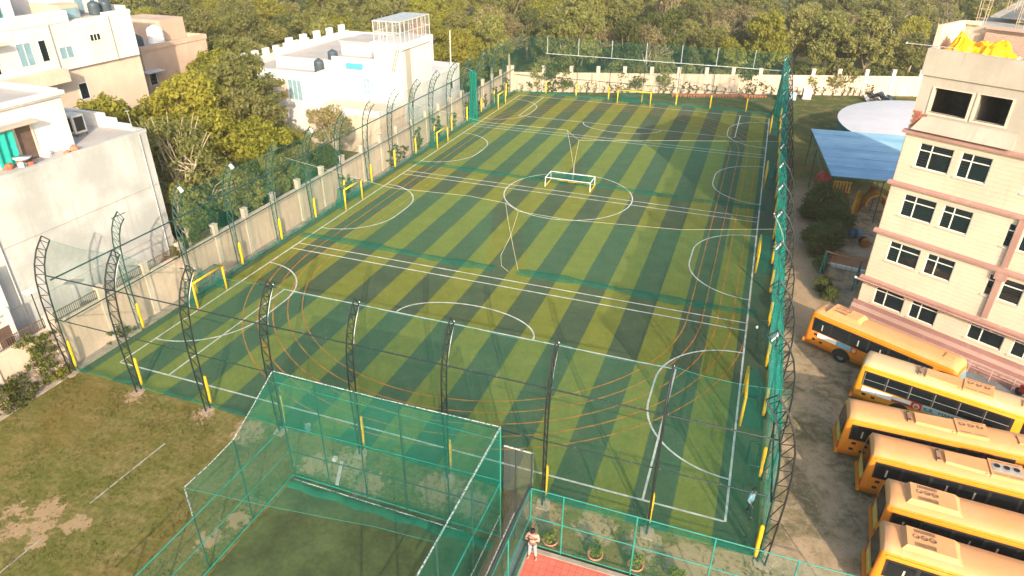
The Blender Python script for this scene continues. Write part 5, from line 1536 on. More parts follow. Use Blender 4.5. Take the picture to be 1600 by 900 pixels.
# things on the far lawn
for k, (x, y, m, w, h, lab) in enumerate([(37.4, 86.2, 'blue_box', 1.3, 1.5, 'pale blue box standing by the far right corner net'), (38.9, 86.8, 'blue_box', .9, 1.1, 'smaller blue box beside the far right corner net'), (40.9, 88.3, 'tank_white', 1.2, 1.6, 'white box with dark side on the lawn beyond the right net'), (41.9, 92.6, 'tank_white', 1.5, 2.2, 'tall white cabinet standing against the far wall')]):
    t = thing('box', lab, 'box', (x, y, 0), R(15))
    b = MB(); b.box(-w / 2, w / 2, -.35, .35, .08, h); b.build('case', M[m], t, world=False)
    b = MB(); b.box(-w / 2 + .05, w / 2 - .05, -.3, .3, 0, .08); b.build('base', M['trim_black'], t, world=False)
    b = MB(); b.box(-w / 2 - .02, -w / 2, -.3, .3, .15, h - .1); b.build('side_panel', M['tank_black'], t, world=False)
    b = MB(); b.box(-w / 2 - .03, w / 2 + .03, -.38, .38, h, h + .05); b.build('lid', M[m], t, world=False)
b = MB()
def mound(u, v):
    a = 2 * math.pi * u
    return (47.2 + 4.2 * v * math.cos(a), 96.0 + 2.2 * v * math.sin(a), max(-.02, .9 * (1 - v ** 1.6) + .12 * math.sin(a * 5) * v * (1 - v) * 3))
b.grid(mound, 30, 8); tag(b.build('earth_heap', M['mud'], smooth=True), 'low brown heap of earth on the lawn before the far wall', 'earth heap')
for k, (x, y, a) in enumerate([(51, 93, .4), (52.5, 91, 1.1), (50, 90.2, 2.0)]):
    t = thing('junk', ['dark junk heap left of the school block by the far wall', 'tangled dark frames behind the white canopy', 'pale sheet and frames behind the white canopy'][k], 'junk', (x, y, 0), a, 'junk behind the canopy')
    b = MB()
    for q in range(9):
        b.tube([(rng.uniform(-1.6, 1.6), rng.uniform(-.9, .9), rng.uniform(0, .3)), (rng.uniform(-1.6, 1.6), rng.uniform(-.9, .9), rng.uniform(.5, 1.5))], .04, 4)
    b.build('bars', M['steel_black'], t, world=False)
    b = MB(); b.grid(lambda u, v: (-1.2 + 2.4 * u, -.8 + 1.6 * v, .5 + .35 * math.sin(u * 5 + v * 3)), 8, 6); b.build('sheet', M['tank_black' if k < 2 else 'galv'], t, world=False)
# red flower pots in rows in front of the far wall
pm = MB().lathe((0, 0, 0), [(.10, 0), (.15, .26), (.17, .26), (.17, .32), (.12, .32)], 8)
b = MB()
u = 24.5
while u < 38.5:
    for r_ in range(3):
        p = FW0 + FD * (u + rng.uniform(-.05, .05)) + Vector((FD.y, -FD.x)) * (1.4 + .42 * r_ + rng.uniform(-.05, .05))
        b.add([(x + p.x, y + p.y, z) for x, y, z in pm.v], pm.f)
    u += .40
tag(b.build('flower_pots', M['terracotta']), 'rows of small red flower pots along the far wall', 'flower pots', kind='stuff')

# ------------------------------------------------------------------ buses
BL, BW, BH = 8.7, 1.95, 2.78
def bus_section(x, k=1.0, drop=0.0, inset=0.0):
    """ring of a bus body cross section, near side first; y 0..BW"""
    y0, y1 = inset, BW - inset
    z0 = .38
    pts = [(y0 + .03, z0), (y0, .75), (y0, 1.35), (y0 + .02, 2.0), (y0 + .05, 2.38), (y0 + .12, 2.58), (y0 + .28, 2.70), (y0 + .6, BH - .03), (BW / 2, BH)]
    pts = pts + [(BW - a, z) for a, z in reversed(pts[:-1])]
    return [(x, y, z0 + (z - z0) * k - drop * max(0, (z - 2.2) / .6)) for y, z in pts]
def bus_shell():
    secs = [(0.0, .955, .10, .10), (.06, .985, .03, .04), (.20, 1.0, 0, .0), (.5, 1, 0, 0), (2, 1, 0, 0), (4, 1, 0, 0), (6, 1, 0, 0), (8.0, 1, 0, 0), (8.35, .995, .02, .03), (8.6, .97, .10, .10), (8.7, .93, .2, .2)]
    rings = []
    for x, k, dr, ins in secs:
        ring = bus_section(x, k, dr, ins)
        # rear leans slightly forward at the top, front screen leans back
        if x < .1: ring = [(px + .10 * max(0, (z - 1.2) / 1.6), y, z) for px, y, z in ring]
        if x > 8.3: ring = [(px - .28 * max(0, (z - 1.2) / 1.6) * (x - 8.3) / .4, y, z) for px, y, z in ring]
        rings.append(ring)
    return rings
RINGS = bus_shell()
def ring_mesh(name, sel, mat, cap=False, smooth=True):
    b = MB(); n = len(RINGS[0])
    vs = [p for r in RINGS for p in r]
    fs = []
    for i in range(len(RINGS) - 1):
        for k in range(n - 1):
            if sel(k): fs.append((i * n + k, (i + 1) * n + k, (i + 1) * n + k + 1, i * n + k + 1))
        if cap: fs.append((i * n + n - 1, (i + 1) * n + n - 1, (i + 1) * n, i * n))
    if cap:
        fs.append(tuple(range(n))); fs.append(tuple((len(RINGS) - 1) * n + k for k in range(n - 1, -1, -1)))
    b.add(vs, fs)
    return b.mesh(name, mat, smooth=smooth)
NSEC = len(RINGS[0])
ROOFK = range(5, NSEC - 6)
BUSM = {}
for pn in ('orange', 'yellow'):
    me = ring_mesh('body', lambda k: k not in ROOFK, M['bus_' + pn], cap=True)
    me.polygons.foreach_set('use_smooth', [len(p.vertices) == 4 for p in me.polygons])
    BUSM['body_' + pn] = me
BUSM['roof'] = ring_mesh('roof', lambda k: k in ROOFK, M['bus_roof'])
BUSM['roof_dusty'] = ring_mesh('roof', lambda k: k in ROOFK, M['bus_roof_dusty'])
def m_(name, mat, fn, smooth=False):
    b = MB(); fn(b); me = b.mesh(name, M[mat], smooth=smooth); BUSM[name] = me; return me
m_('window_band', 'trim_black', lambda b: (b.box(.35, 7.35, -.012, .03, 1.40, 2.30), b.box(.35, 7.35, BW - .03, BW + .012, 1.40, 2.30)))
m_('side_pane', 'glass_bus', lambda b: b.box(.05, 1.05, -.02, .0, 1.46, 2.24))
m_('pane_frame', 'chrome', lambda b: (b.box(0, 1.1, -.026, -.004, 1.80, 1.83), b.box(0, .025, -.026, -.004, 1.44, 2.26)))
m_('curtain', 'cord', lambda b: b.box(.4, .47, -.023, -.021, 1.6, 2.0))
m_('rear_window', 'glass_bus', lambda b: b.add([(.055, .25, 1.5), (.055, BW - .25, 1.5), (.155, BW - .32, 2.42), (.155, .32, 2.42), (-.01, .25, 1.5), (-.01, BW - .25, 1.5), (.075, BW - .32, 2.42), (.075, .32, 2.42)], [(4, 7, 6, 5), (0, 1, 2, 3), (0, 4, 5, 1), (2, 6, 7, 3), (0, 3, 7, 4), (1, 5, 6, 2)]))
m_('rear_gasket', 'trim_black', lambda b: b.add([(.06, .19, 1.43), (.06, BW - .19, 1.43), (.17, BW - .27, 2.49), (.17, .27, 2.49), (.0, .19, 1.43), (.0, BW - .19, 1.43), (.085, BW - .27, 2.49), (.085, .27, 2.49)], [(4, 7, 6, 5), (0, 4, 5, 1), (2, 6, 7, 3), (0, 3, 7, 4), (1, 5, 6, 2)]))
m_('number_board', 'plate_yellow', lambda b: b.box(-.03, .02, .35, BW - .35, .85, 1.25))
m_('rear_lamp', 'lamp_red', lambda b: b.box(-.03, .03, -.08, .08, .0, .28))
m_('rear_bumper', 'bus_orange', lambda b: (b.box(-.10, .05, .02, BW - .02, .36, .62)))
m_('windscreen', 'glass_blue', lambda b: b.add([(8.46, .22, 2.40), (8.46, BW - .22, 2.40), (8.72, BW - .18, 1.25), (8.72, .18, 1.25), (8.40, .22, 2.42), (8.40, BW - .22, 2.42), (8.60, BW - .18, 1.2), (8.60, .18, 1.2)], [(0, 3, 2, 1), (0, 1, 5, 4), (0, 4, 7, 3), (1, 2, 6, 5), (3, 7, 6, 2)]))
m_('front_pane', 'glass_bus', lambda b: b.box(7.75, 8.35, -.012, .03, 1.2, 2.26))
m_('mirror', 'trim_black', lambda b: (b.box(8.55, 8.63, -.26, -.08, 1.65, 2.0), b.tube([(8.5, .05, 2.2), (8.6, -.15, 2.15), (8.6, -.17, 2.0)], .02, 5)))
m_('front_bumper', 'chrome', lambda b: b.box(8.6, 8.82, .12, BW - .12, .36, .62))
m_('tyre', 'rubber', lambda b: b.add(*(lambda q: (q.v, q.f))(MB().tube([(0, 0, 0), (0, .22, 0)], .42, 18))))
m_('rim', 'asphalt', lambda b: b.add(*(lambda q: (q.v, q.f))(MB().tube([(0, -.012, 0), (0, .05, 0)], .22, 14))))
m_('wheel_arch', 'trim_black', lambda b: b.add([(.56 * math.cos(a), -.015, .42 + .56 * math.sin(a)) for a in np.linspace(0, math.pi, 14)] + [(.56 * math.cos(a), .05, .42 + .56 * math.sin(a)) for a in np.linspace(0, math.pi, 14)], [tuple(range(13, -1, -1))] + [(i, i + 1, 15 + i, 14 + i) for i in range(13)]))
m_('gutter', 'bus_yellow', lambda b: (b.box(.3, 8.3, .015, .06, 2.45, 2.49), b.box(.3, 8.3, BW - .06, BW - .015, 2.45, 2.49)))
m_('roof_seams', 'bus_roof', lambda b: [b.box(x, x + .02, .45, BW - .45, BH - .06, BH + .008) for x in (.55, 2.2, 3.9, 5.7, 7.3)])
m_('hatch', 'bus_roof', lambda b: (b.box(7.5, 8.05, .7, 1.25, BH - .05, BH + .04)))
m_('hatch_edge', 'rust', lambda b: b.box(7.47, 7.5, .68, 1.27, BH - .05, BH + .03))
# roof unit type one: smooth shroud with three fans near the tail
def shroud(b):
    x0, x1, y0, y1, h = 0, 1.9, .38, BW - .38, .20
    b.add([(x0, y0, BH - .1), (x1 + .3, y0, BH - .1), (x1 + .3, y1, BH - .1), (x0, y1, BH - .1), (x0 + .18, y0 + .08, BH + h), (x1, y0 + .1, BH + h * .8), (x1, y1 - .1, BH + h * .8), (x0 + .18, y1 - .08, BH + h)],
          [(4, 5, 6, 7), (0, 1, 5, 4), (1, 2, 6, 5), (2, 3, 7, 6), (3, 0, 4, 7)])
m_('shroud', 'bus_roof', shroud)
def slats(b):
    for k in range(12):
        x = .45 + k * .065
        b.box(x, x + .035, .50, .70, BH + .165, BH + .208); b.box(x, x + .035, BW - .72, BW - .55, BH + .165, BH + .208)
m_('vent_slats', 'rust', slats)
def fan(b): b.lathe((0, 0, 0), [(.125, 0), (.125, .03), (.09, .03), (.085, .005), (.02, .01)], 14)
m_('fan', 'rust', fan)
m_('fan_dark', 'trim_black', fan)
# roof unit type two: boxy unit with ribbed frame
def unit2(b):
    b.box(0, 1.35, .42, BW - .42, BH - .1, BH + .13); b.box(-.18, 0, .46, BW - .46, BH - .1, BH + .07)
m_('unit_box', 'bus_roof', unit2)
m_('unit_slot', 'rust', lambda b: b.box(0, .5, 0, .08, BH + .12, BH + .138))
m_('unit_plate', 'chrome', lambda b: b.box(.1, 1.25, .75, BW - .68, BH + .125, BH + .142))
m_('air_duct', 'bus_roof', lambda b: b.add([(0, .55, BH - .1), (1.7, .45, BH - .1), (1.7, BW - .45, BH - .1), (0, BW - .55, BH - .1), (0, .6, BH + .10), (1.7, .52, BH + .09), (1.7, BW - .52, BH + .09), (0, BW - .6, BH + .10)], [(4, 5, 6, 7), (0, 1, 5, 4), (1, 2, 6, 5), (2, 3, 7, 6), (3, 0, 4, 7)]))
m_('roof_lamp_bar', 'rust', lambda b: (b.box(0, .16, .58, BW - .58, BH - .05, BH + .10)))
m_('bar_bolts', 'trim_black', lambda b: (b.box(.02, .12, .62, .72, BH + .1, BH + .115), b.box(.02, .12, BW - .72, BW - .62, BH + .1, BH + .115)))
m_('fuel_flap', 'trim_black', lambda b: b.box(0, .2, -.012, .02, 0, .14))
def text_mesh(txt, size, mat):
    cu = bpy.data.curves.new('lettering', 'FONT'); cu.body = txt; cu.size = size; cu.extrude = .004
    ob = bpy.data.objects.new('lettering', cu); COL.objects.link(ob)
    dg = bpy.context.evaluated_depsgraph_get()
    me = bpy.data.meshes.new_from_object(ob.evaluated_get(dg))
    bpy.data.objects.remove(ob)
    me.materials.clear(); me.materials.append(mat)
    return me
def bus(x, y, deg, label, paint='orange', unit=1, roof='roof', dark_fans=False, posters=0, windows='dark', name='bus'):
    t = thing(name, label, 'bus', (x, y, 0), R(deg), 'parked orange buses')
    body = link('body', BUSM['body_' + paint], t)
    rf = link('roof', BUSM[roof], t)
    link('gutter', BUSM['gutter'], rf)
    wb = link('window_band', BUSM['window_band'], t)
    for k in range(6):
        link('pane', BUSM['side_pane'], wb, (.38 + k * 1.15, 0, 0))
        if windows == 'framed': link('pane_frame', BUSM['pane_frame'], wb, (.38 + k * 1.15, 0, 0))
        elif k in (0, 2, 3): link('curtain', BUSM['curtain'], wb, (.38 + k * 1.15 + rng.uniform(0, .3), 0, 0))
    rw = link('rear_window', BUSM['rear_window'], t); link('gasket', BUSM['rear_gasket'], rw)
    link('number_board', BUSM['number_board'], t)
    for yy in (.16, BW - .16): link('rear_lamp', BUSM['rear_lamp'], t, (0, yy, .68))
    link('mirror', BUSM['mirror'], t); link('rear_bumper', BUSM['rear_bumper'], t); link('front_bumper', BUSM['front_bumper'], t)
    link('windscreen', BUSM['windscreen'], t); link('front_pane', BUSM['front_pane'], t)
    link('hatch', BUSM['hatch'], rf); link('hatch_edge', BUSM['hatch_edge'], rf)
    for fx_, fz_ in ((.55, 1.12), (.5, .75), (.98, .70)): link('flap', BUSM['fuel_flap'], t, (fx_, 0, fz_))
    for xx in (2.45, 7.1):
        w_ = link('wheel', BUSM['tyre'], t, (xx, .0, .42)); link('rim', BUSM['rim'], w_)
        link('wheel', BUSM['tyre'], t, (xx, BW - .22, .42))
        link('wheel_arch', BUSM['wheel_arch'], t, (xx, 0, 0))
    fm = BUSM['fan_dark'] if dark_fans else BUSM['fan']
    if unit == 1:
        u_ = link('roof_unit', BUSM['shroud'], t, (.75, 0, 0)); tag(link('vent_slats', BUSM['vent_slats'], u_), kind='stuff')
        for k in range(3): link('fan', fm, u_, (.52 + k * .30, BW / 2 + .02, BH + .185))
    else:
        xo = 3.1
        u_ = link('roof_unit', BUSM['unit_box'], t, (xo + 1.75, 0, 0)); [link('slot', BUSM['unit_slot'], u_, q_) for q_ in ((.12, .5, 0), (.72, .5, 0), (.12, BW - .58, 0), (.72, BW - .58, 0))]
        if dark_fans: link('unit_plate', BUSM['unit_plate'], u_)
        for k in range(3): link('fan', fm, u_, (.30 + k * .38, BW / 2 + .12, BH + .142))
        link('air_duct', BUSM['air_duct'], t, (xo, 0, 0))
        lb = link('lamp_bar', BUSM['roof_lamp_bar'], t, (xo - .35, 0, 0)); link('bar_bolts', BUSM['bar_bolts'], lb)
    if posters:
        def panel(x0, x1, z0, z1, mat):
            b = MB(); b.box(x0, x1, -.03, -.006, z0, z1); return b.build('poster', M[mat], t, world=False)
        if posters == 1:
            panel(.78, 2.0, 1.06, 1.36, 'poster_white'); panel(2.02, 2.9, 1.06, 1.36, 'poster_blue'); p_ = panel(2.92, 3.3, 1.02, 1.36, 'poster_red')
            b = MB(); b.tube([(0, 0, 0), (0, -.02, 0)], .12, 14); link('emblem', b.mesh('emblem', M['plate_yellow']), p_, (3.11, -.03, 1.2))
        else:
            a_ = panel(.42, 1.15, .98, 1.33, 'poster_white'); a2 = panel(1.17, 1.95, .98, 1.33, 'poster_white'); p3 = panel(1.97, 2.9, 1.13, 1.33, 'poster_white')
            b = MB(); b.box(1.97, 2.9, -.028, -.006, .98, 1.13); b.build('poster', M['poster_brown'], t, world=False)
            p4 = panel(2.92, 3.42, .98, 1.39, 'poster_red'); panel(3.44, 6.3, 1.0, 1.38, 'poster_teal')
            b = MB(); b.tube([(0, 0, 0), (0, -.012, 0)], .155, 18); link('emblem', b.mesh('emblem', M['poster_white']), p4, (3.17, -.03, 1.16))
            b = MB(); b.tube([(0, 0, 0), (0, -.012, 0)], .11, 14); link('emblem_core', b.mesh('emblem_core', M['play_yellow']), p4, (3.17, -.043, 1.16))
            for w_, x_ in (('K.R.', 3.52), ('MANGALAM', 4.22)):
                lt = link('lettering', text_mesh(w_, .30, M['ink']), t, (x_, -.036, 1.09)); lt.rotation_euler = (R(90), 0, 0)
    return t
bus(39.54, 16.83, -29.2, 'orange bus parked askew right beside the school block plinth', unit=1, posters=1)
bus(42.0, 11.6, -15.8, 'dusty yellow bus with poster panels and barred windows, second from the school block', 'yellow', 2, 'roof_dusty', posters=2, windows='framed')
bus(40.97, 6.32, -.8, 'orange bus third from the school block with plain roof fans', unit=2)
bus(41.82, 3.83, -2.7, 'orange bus with dark fans on a pale roof unit, fourth from the school block', unit=2, dark_fans=True)
bus(42.15, .73, -3.5, 'orange bus with slotted roof shroud near its tail, second from the bottom', unit=1)
bus(41.65, -1.97, -4.2, 'orange bus with slotted roof shroud, nearest to the bottom edge', unit=1)
# red scooter by the walkway
t = thing('scooter', 'red scooter standing on the walkway at the right edge', 'scooter', (51.6, 15.2, .06), R(-60))
b = MB(); b.box(-.5, .25, -.15, .15, .35, .62); b.add([(-.55, -.12, .62), (.0, -.12, .62), (.0, .12, .62), (-.55, .12, .62), (-.5, -.1, .78), (-.05, -.1, .74), (-.05, .1, .74), (-.5, .1, .78)], [(4, 5, 6, 7), (0, 1, 5, 4), (1, 2, 6, 5), (2, 3, 7, 6), (3, 0, 4, 7)]); b.box(.45, .55, -.2, .2, .3, .95); b.build('body', M['play_red'], t, world=False)
for x in (-.55, .6):
    b = MB(); b.tube([(x, -.05, .24), (x, .05, .24)], .24, 14); b.build('wheel', M['rubber'], t, world=False)
b = MB(); b.tube([(.45, -.3, 1.0), (.5, 0, 1.02), (.45, .3, 1.0)], .025, 5); b.tube([(.6, 0, .3), (.5, 0, 1.0)], .03, 5); b.build('handlebar', M['steel_black'], t, world=False)

# ------------------------------------------------------------------ potted plants by the court
POT = MB().lathe((0, 0, 0), [(.20, 0), (.29, .26), (.34, .26), (.35, .34), (.30, .34), (.28, .28)], 16).mesh('pot', M['terracotta'], smooth=True)
SOIL = MB().lathe((0, 0, .27), [(.27, 0), (.2, .02)], 12).mesh('soil', M['soil'])
for k, (x, y) in enumerate([(28.85, -4.0), (30.88, -4.05), (32.62, -4.0), (34.35, -4.0)]):
    t = thing('potted_plant', ['potted yellow green bush beside the person in pink', 'potted bush behind the court fence, second from the person', 'potted bush behind the court fence, third from the person', 'potted bush behind the court fence, farthest from the person'][k], 'potted plant', (x, y, 0), rng.uniform(0, 6), 'potted plants behind the court fence')
    link('pot', POT, t); link('soil', SOIL, t)
    r_ = np.random.default_rng(60 + k)
    cl = [(r_.normal() * .13, r_.normal() * .13, .42 + .32 * r_.random(), .15) for _ in range(16)]
    link('leaves', leaf_mesh('leaves', M['leaf_pot'], cl, 26, .065, 70 + k), t)

# ------------------------------------------------------------------ people
def skin_mesh(name, joints, edges, mat, sub=2):
    me = bpy.data.meshes.new(name)
    me.from_pydata([j[:3] for j in joints], edges, [])
    ob = bpy.data.objects.new(name, me); COL.objects.link(ob)
    md = ob.modifiers.new('skin', 'SKIN')
    for i, j in enumerate(joints):
        sv = me.skin_vertices[0].data[i]
        rx, ry = (j[3], j[4]) if len(j) > 4 else (j[3], j[3])
        sv.radius = (rx, ry); sv.use_root = (i == 0)
    ss = ob.modifiers.new('sub', 'SUBSURF'); ss.levels = sub; ss.render_levels = sub
    dg = bpy.context.evaluated_depsgraph_get()
    out = bpy.data.meshes.new_from_object(ob.evaluated_get(dg))
    bpy.data.objects.remove(ob)
    out.materials.clear(); out.materials.append(mat)
    out.polygons.foreach_set('use_smooth', [True] * len(out.polygons))
    return out

def person(loc, rz, label, shirt, trousers, arms, stance, head_tilt, shoe):
    """arms: (elbow, wrist) for left/right; faces local -y"""
    t = thing('person', label, 'person', loc, rz)
    # one continuous body
    J = [(0, 0, .95, .14, .11), (0, 0, 1.15, .13, .10), (0, .0, 1.36, .15, .10), (0, 0, 1.47, .07), (0, -.02 - head_tilt * .3, 1.54, .055), (0, -.03 - head_tilt, 1.62, .085, .10), (0, -.02 - head_tilt, 1.71, .075, .09)]
    E2 = [(0, 1), (1, 2), (2, 3), (3, 4), (4, 5), (5, 6)]
    def chain(start, pts):
        p = start
        for q in pts:
            J.append(q); E2.append((p, len(J) - 1)); p = len(J) - 1
        return p
    legs = {}
    for s, (kx, ky, fx, fy) in zip((-1, 1), stance):
        legs[s] = chain(0, [(s * .10, 0, .86, .085), (kx, ky, .48, .062), (fx, fy, .10, .042), (fx + s * .02, fy - .10, .04, .045, .03), (fx + s * .03, fy - .17, .03, .035, .025)])
    hands = {}
    for s, (el, wr) in zip((-1, 1), arms):
        d = (Vector(wr) - Vector(el)).normalized()
        palm = Vector(wr) + d * .07
        hands[s] = (Vector(wr), d)
        pi = chain(2, [(s * .19, 0, 1.42, .055), (*el, .042), (*wr, .028), (*palm, .036, .022)])
        side = d.cross(Vector((0, 0, 1)));
        if side.length < .2: side = Vector((1, 0, 0))
        side.normalize(); nrm = side.cross(d).normalized()
        for q, (off, ln) in enumerate(((-.027, .06), (-.009, .07), (.009, .068), (.027, .052))):
            b0 = palm + side * off + d * .03
            m1 = b0 + d * ln * .5 - nrm * .008; e1 = b0 + d * ln * .9 - nrm * .03
            chain(pi, [(*b0, .0095), (*m1, .009), (*e1, .0075)])
        th = Vector(wr) + d * .03 + side * (-.035 * s)
        chain(pi, [(*th, .011), (*(th + d * .035 - side * s * .02), .009)])
    link('body', skin_mesh('body', J, E2, M['skin'], 1), t)
    # clothes follow the same joints
    S = [(0, 0, .93, .165, .13), (0, 0, 1.15, .16, .125), (0, 0, 1.34, .185, .125), (0, 0, 1.45, .10, .085)]
    SE = [(0, 1), (1, 2), (2, 3)]
    for s, (el, wr) in zip((-1, 1), arms):
        k = len(S); mid = Vector(el).lerp(Vector(wr), .55)
        S += [(s * .20, 0, 1.40, .078), (*el, .062), (*mid, .05)]
        SE += [(2, k), (k, k + 1), (k + 1, k + 2)]
    link('shirt', skin_mesh('shirt', S, SE, M[shirt]), t)
    T = [(0, 0, .92, .15, .125)]; TE = []
    for s, (kx, ky, fx, fy) in zip((-1, 1), stance):
        k = len(T); T += [(s * .10, 0, .82, .105), (kx, ky, .48, .08), (fx, fy, .12, .065)]; TE += [(0, k), (k, k + 1), (k + 1, k + 2)]
    link('trousers', skin_mesh('trousers', T, TE, M[trousers]), t)
    for s, (kx, ky, fx, fy) in zip((-1, 1), stance):
        link('shoe', skin_mesh('shoe', [(fx, fy + .04, .05, .045, .045), (fx + s * .015, fy - .07, .045, .05, .04), (fx + s * .03, fy - .17, .035, .045, .03)], [(0, 1), (1, 2)], M[shoe]), t)
    hx = -.03 - head_tilt
    b = MB(); b.grid(lambda u, v: (.105 * math.sin(v * 1.9) * math.cos(2 * math.pi * u), hx + .018 + .125 * math.sin(v * 1.9) * math.sin(2 * math.pi * u) * (1 if math.sin(2 * math.pi * u) > 0 else .8), 1.665 + .115 * math.cos(v * 1.9)), 20, 8)
    b.build('hair', M['hair'], t, world=False, smooth=True)
    for s in (-1, 1):
        b = MB(); b.lathe((s * .032, hx - .098, 1.635), [(.005, -.01), (.013, 0), (.005, .01)], 8); b.build('eye', M['hair'], t, world=False)
        b = MB(); b.lathe((s * .092, hx, 1.60), [(.006, -.01), (.018, .015), (.018, .04), (.006, .055)], 8); b.build('ear', M['skin'], t, world=False)
    b = MB(); b.add([(-.016, hx - .09, 1.585), (.016, hx - .09, 1.585), (0, hx - .125, 1.59), (0, hx - .092, 1.64)], [(0, 1, 2), (0, 2, 3), (1, 3, 2), (0, 3, 1)]); b.build('nose', M['skin'], t, world=False)
    b = MB(); b.box(-.026, .026, hx - .095, hx - .085, 1.553, 1.561); b.build('mouth', M['lamp_red'], t, world=False)
    return t
p1 = person((28.34, -4.98, .10), R(4), 'person in pale pink shirt and grey trousers holding a phone up to the face', 'shirt_pink', 'trousers_grey',
       (((-.29, -.10, 1.20), (-.07, -.28, 1.42)), ((.29, -.10, 1.20), (.07, -.28, 1.42))), ((-.12, -.02, -.15, 0), (.12, -.02, .16, .0)), .03, 'shoe')
b = MB(); b.box(28.27, 28.42, -5.345, -5.332, 1.57, 1.65); tag(b.build('phone', M['trim_black']), 'dark phone held in both hands of the person in pink', 'phone')
person((36.98, .75, .02), R(70), 'person in light blue shirt and dark trousers walking by the right net', 'shirt_blue', 'trousers_dark',
       (((-.27, .05, 1.15), (-.24, -.12, .92)), ((.27, .06, 1.15), (.26, .02, .88))), ((-.10, -.10, -.11, -.16), (.11, .02, .12, .14)), .02, 'trim_black')

# ------------------------------------------------------------------ trees
rngt = random.Random(21)
# named trees on the left between the houses
tree('yellow', 0, -15.0, 16.5, 1.18, 'rounded yellow green tree between the grey house and white apartment house', sz=1.35)
tree('yellow', 1, -12.2, 14.6, .95, 'smaller yellow green tree right behind the grey house roof')
tree('sparse', 0, -8.2, 15.2, 1.25, 'half bare tree with pale branches right of the grey house')
tree('olive', 1, -5.9, 12.9, .72, 'dark leafy tree touching the corner of the grey house', rz=1)
tree('olive', 0, -4.9, 17.8, .66, 'olive tree leaning over the left wall behind the third lattice post')
tree('dark', 0, -6.5, 21.0, .70, 'dark green tree behind the left net near the middle')
tree('yellow', 2, -13.4, 23.5, 1.35, 'broad yellow green tree in front of the pinkish house')
tree('yellow', 0, -9.6, 21.5, 1.15, 'yellow green tree among the left cluster')
tree('olive', 2, -16.8, 34.0, 1.15, 'olive tree left of the white battlement house')
tree('yellow', 1, -12.0, 29.0, 1.15, 'bright rounded tree before the white battlement house')
tree('olive', 1, -8.9, 27.0, .8, 'olive tree with pale trunk left of the white house terrace')
tree('dry', 0, -6.6, 34.8, .82, 'pale airy tree in front of the white house terrace')
tree('yellow', 1, -8.6, 31.6, .66, 'small yellowish tree below the white battlement house')
tree('olive', 0, -5.6, 26.5, .55, 'low olive tree behind the left wall by the fifth post')
tree('yellow', 2, -22.0, 37.0, 1.25, 'rounded tree at the left end of the white battlement house')
tree('yellow', 0, -24.6, 37.5, 1.2, 'yellow green tree close before the right end of the pinkish house')
tree('yellow', 1, -20.5, 31.0, 1.3, 'tall yellow green tree before the window of the pinkish house')
tree('olive', 0, -17.5, 21.5, .95, 'olive tree between the white apartment house and the half bare tree')
tree('dark', 1, -11.0, 18.5, .9, 'dark tree in the shade behind the half bare tree')
tree('olive', 2, -19.5, 28.0, .9, 'olive tree in front of the apartment house corner')
tree('yellow', 2, -7.2, 24.2, .95, 'bushy yellow green tree between the left wall and the olive trees')
tree('olive', 2, -10.8, 26.6, 1.0, 'full olive tree in the middle of the left cluster')
tree('yellow', 0, -12.8, 19.4, 1.1, 'rounded tree rising behind the half bare tree')
tree('olive', 0, -4.7, 22.8, .62, 'low olive tree leaning on the left wall behind the fourth post')
tree('yellow', 1, -15.6, 28.5, 1.15, 'bright tree right of the pinkish house seen over the left cluster')
tree('dark', 1, -5.0, 30.6, .6, 'low dark tree behind the left wall by the second goal')
# the wood behind the far wall and the houses
cxy = Vector((CAM.x, CAM.y))
fwd_a = math.atan2(_fw.y, _fw.x)
placed = []
def wood_label(kind, x, y):
    look = {'yellow': 'yellow green', 'olive': 'olive green', 'dark': 'dark green', 'dry': 'brownish thin leaved', 'sparse': 'half bare'}[kind]
    if x < -28: where_ = 'behind the apartment house'
    elif x < -9: where_ = 'behind the battlement house'
    elif x < 12: where_ = 'behind the left far wall'
    elif x < 40: where_ = 'behind the far goal'
    else: where_ = 'left of the school roof'
    rel = Vector((x, y)) - FW0
    sd = -rel.x * FD.y + rel.y * FD.x
    depth = 'front' if sd < 14 else ('middle' if sd < 45 else 'rear')
    return '%s tree in the %s of the wood %s' % (look, depth, where_)
LAB = {'yellow': 'yellow green leafy tree in the wood behind the walls', 'olive': 'olive green leafy tree in the wood behind the walls', 'dark': 'dark green tree in the wood behind the walls', 'dry': 'brownish thin leaved tree in the wood behind the walls', 'sparse': 'half bare tree in the wood behind the walls'}
def ok(x, y):
    d = Vector((x, y)) - cxy
    r = d.length
    a = (math.atan2(d.y, d.x) - fwd_a + math.pi) % (2 * math.pi) - math.pi
    if abs(a) > R(40) + 3.5 / r: return False
    rel = Vector((x, y)) - FW0
    side = -rel.x * FD.y + rel.y * FD.x      # > 0 : beyond the far wall line
    if x > -4 and side < 2.8: return False
    if -43 < x < -25 and 30 < y < 46: return False
    if x <= -4:
        if y < 66 and x > -28: return False
        if y < 33 or (x < -17 and y < 34): return False
    if r > 235: return False
    mind = 3.9 if r < 120 else (5.0 if r < 160 else 6.5)
    for (px, py) in placed:
        if (px - x) ** 2 + (py - y) ** 2 < mind * mind: return False
    return True
tries = 0
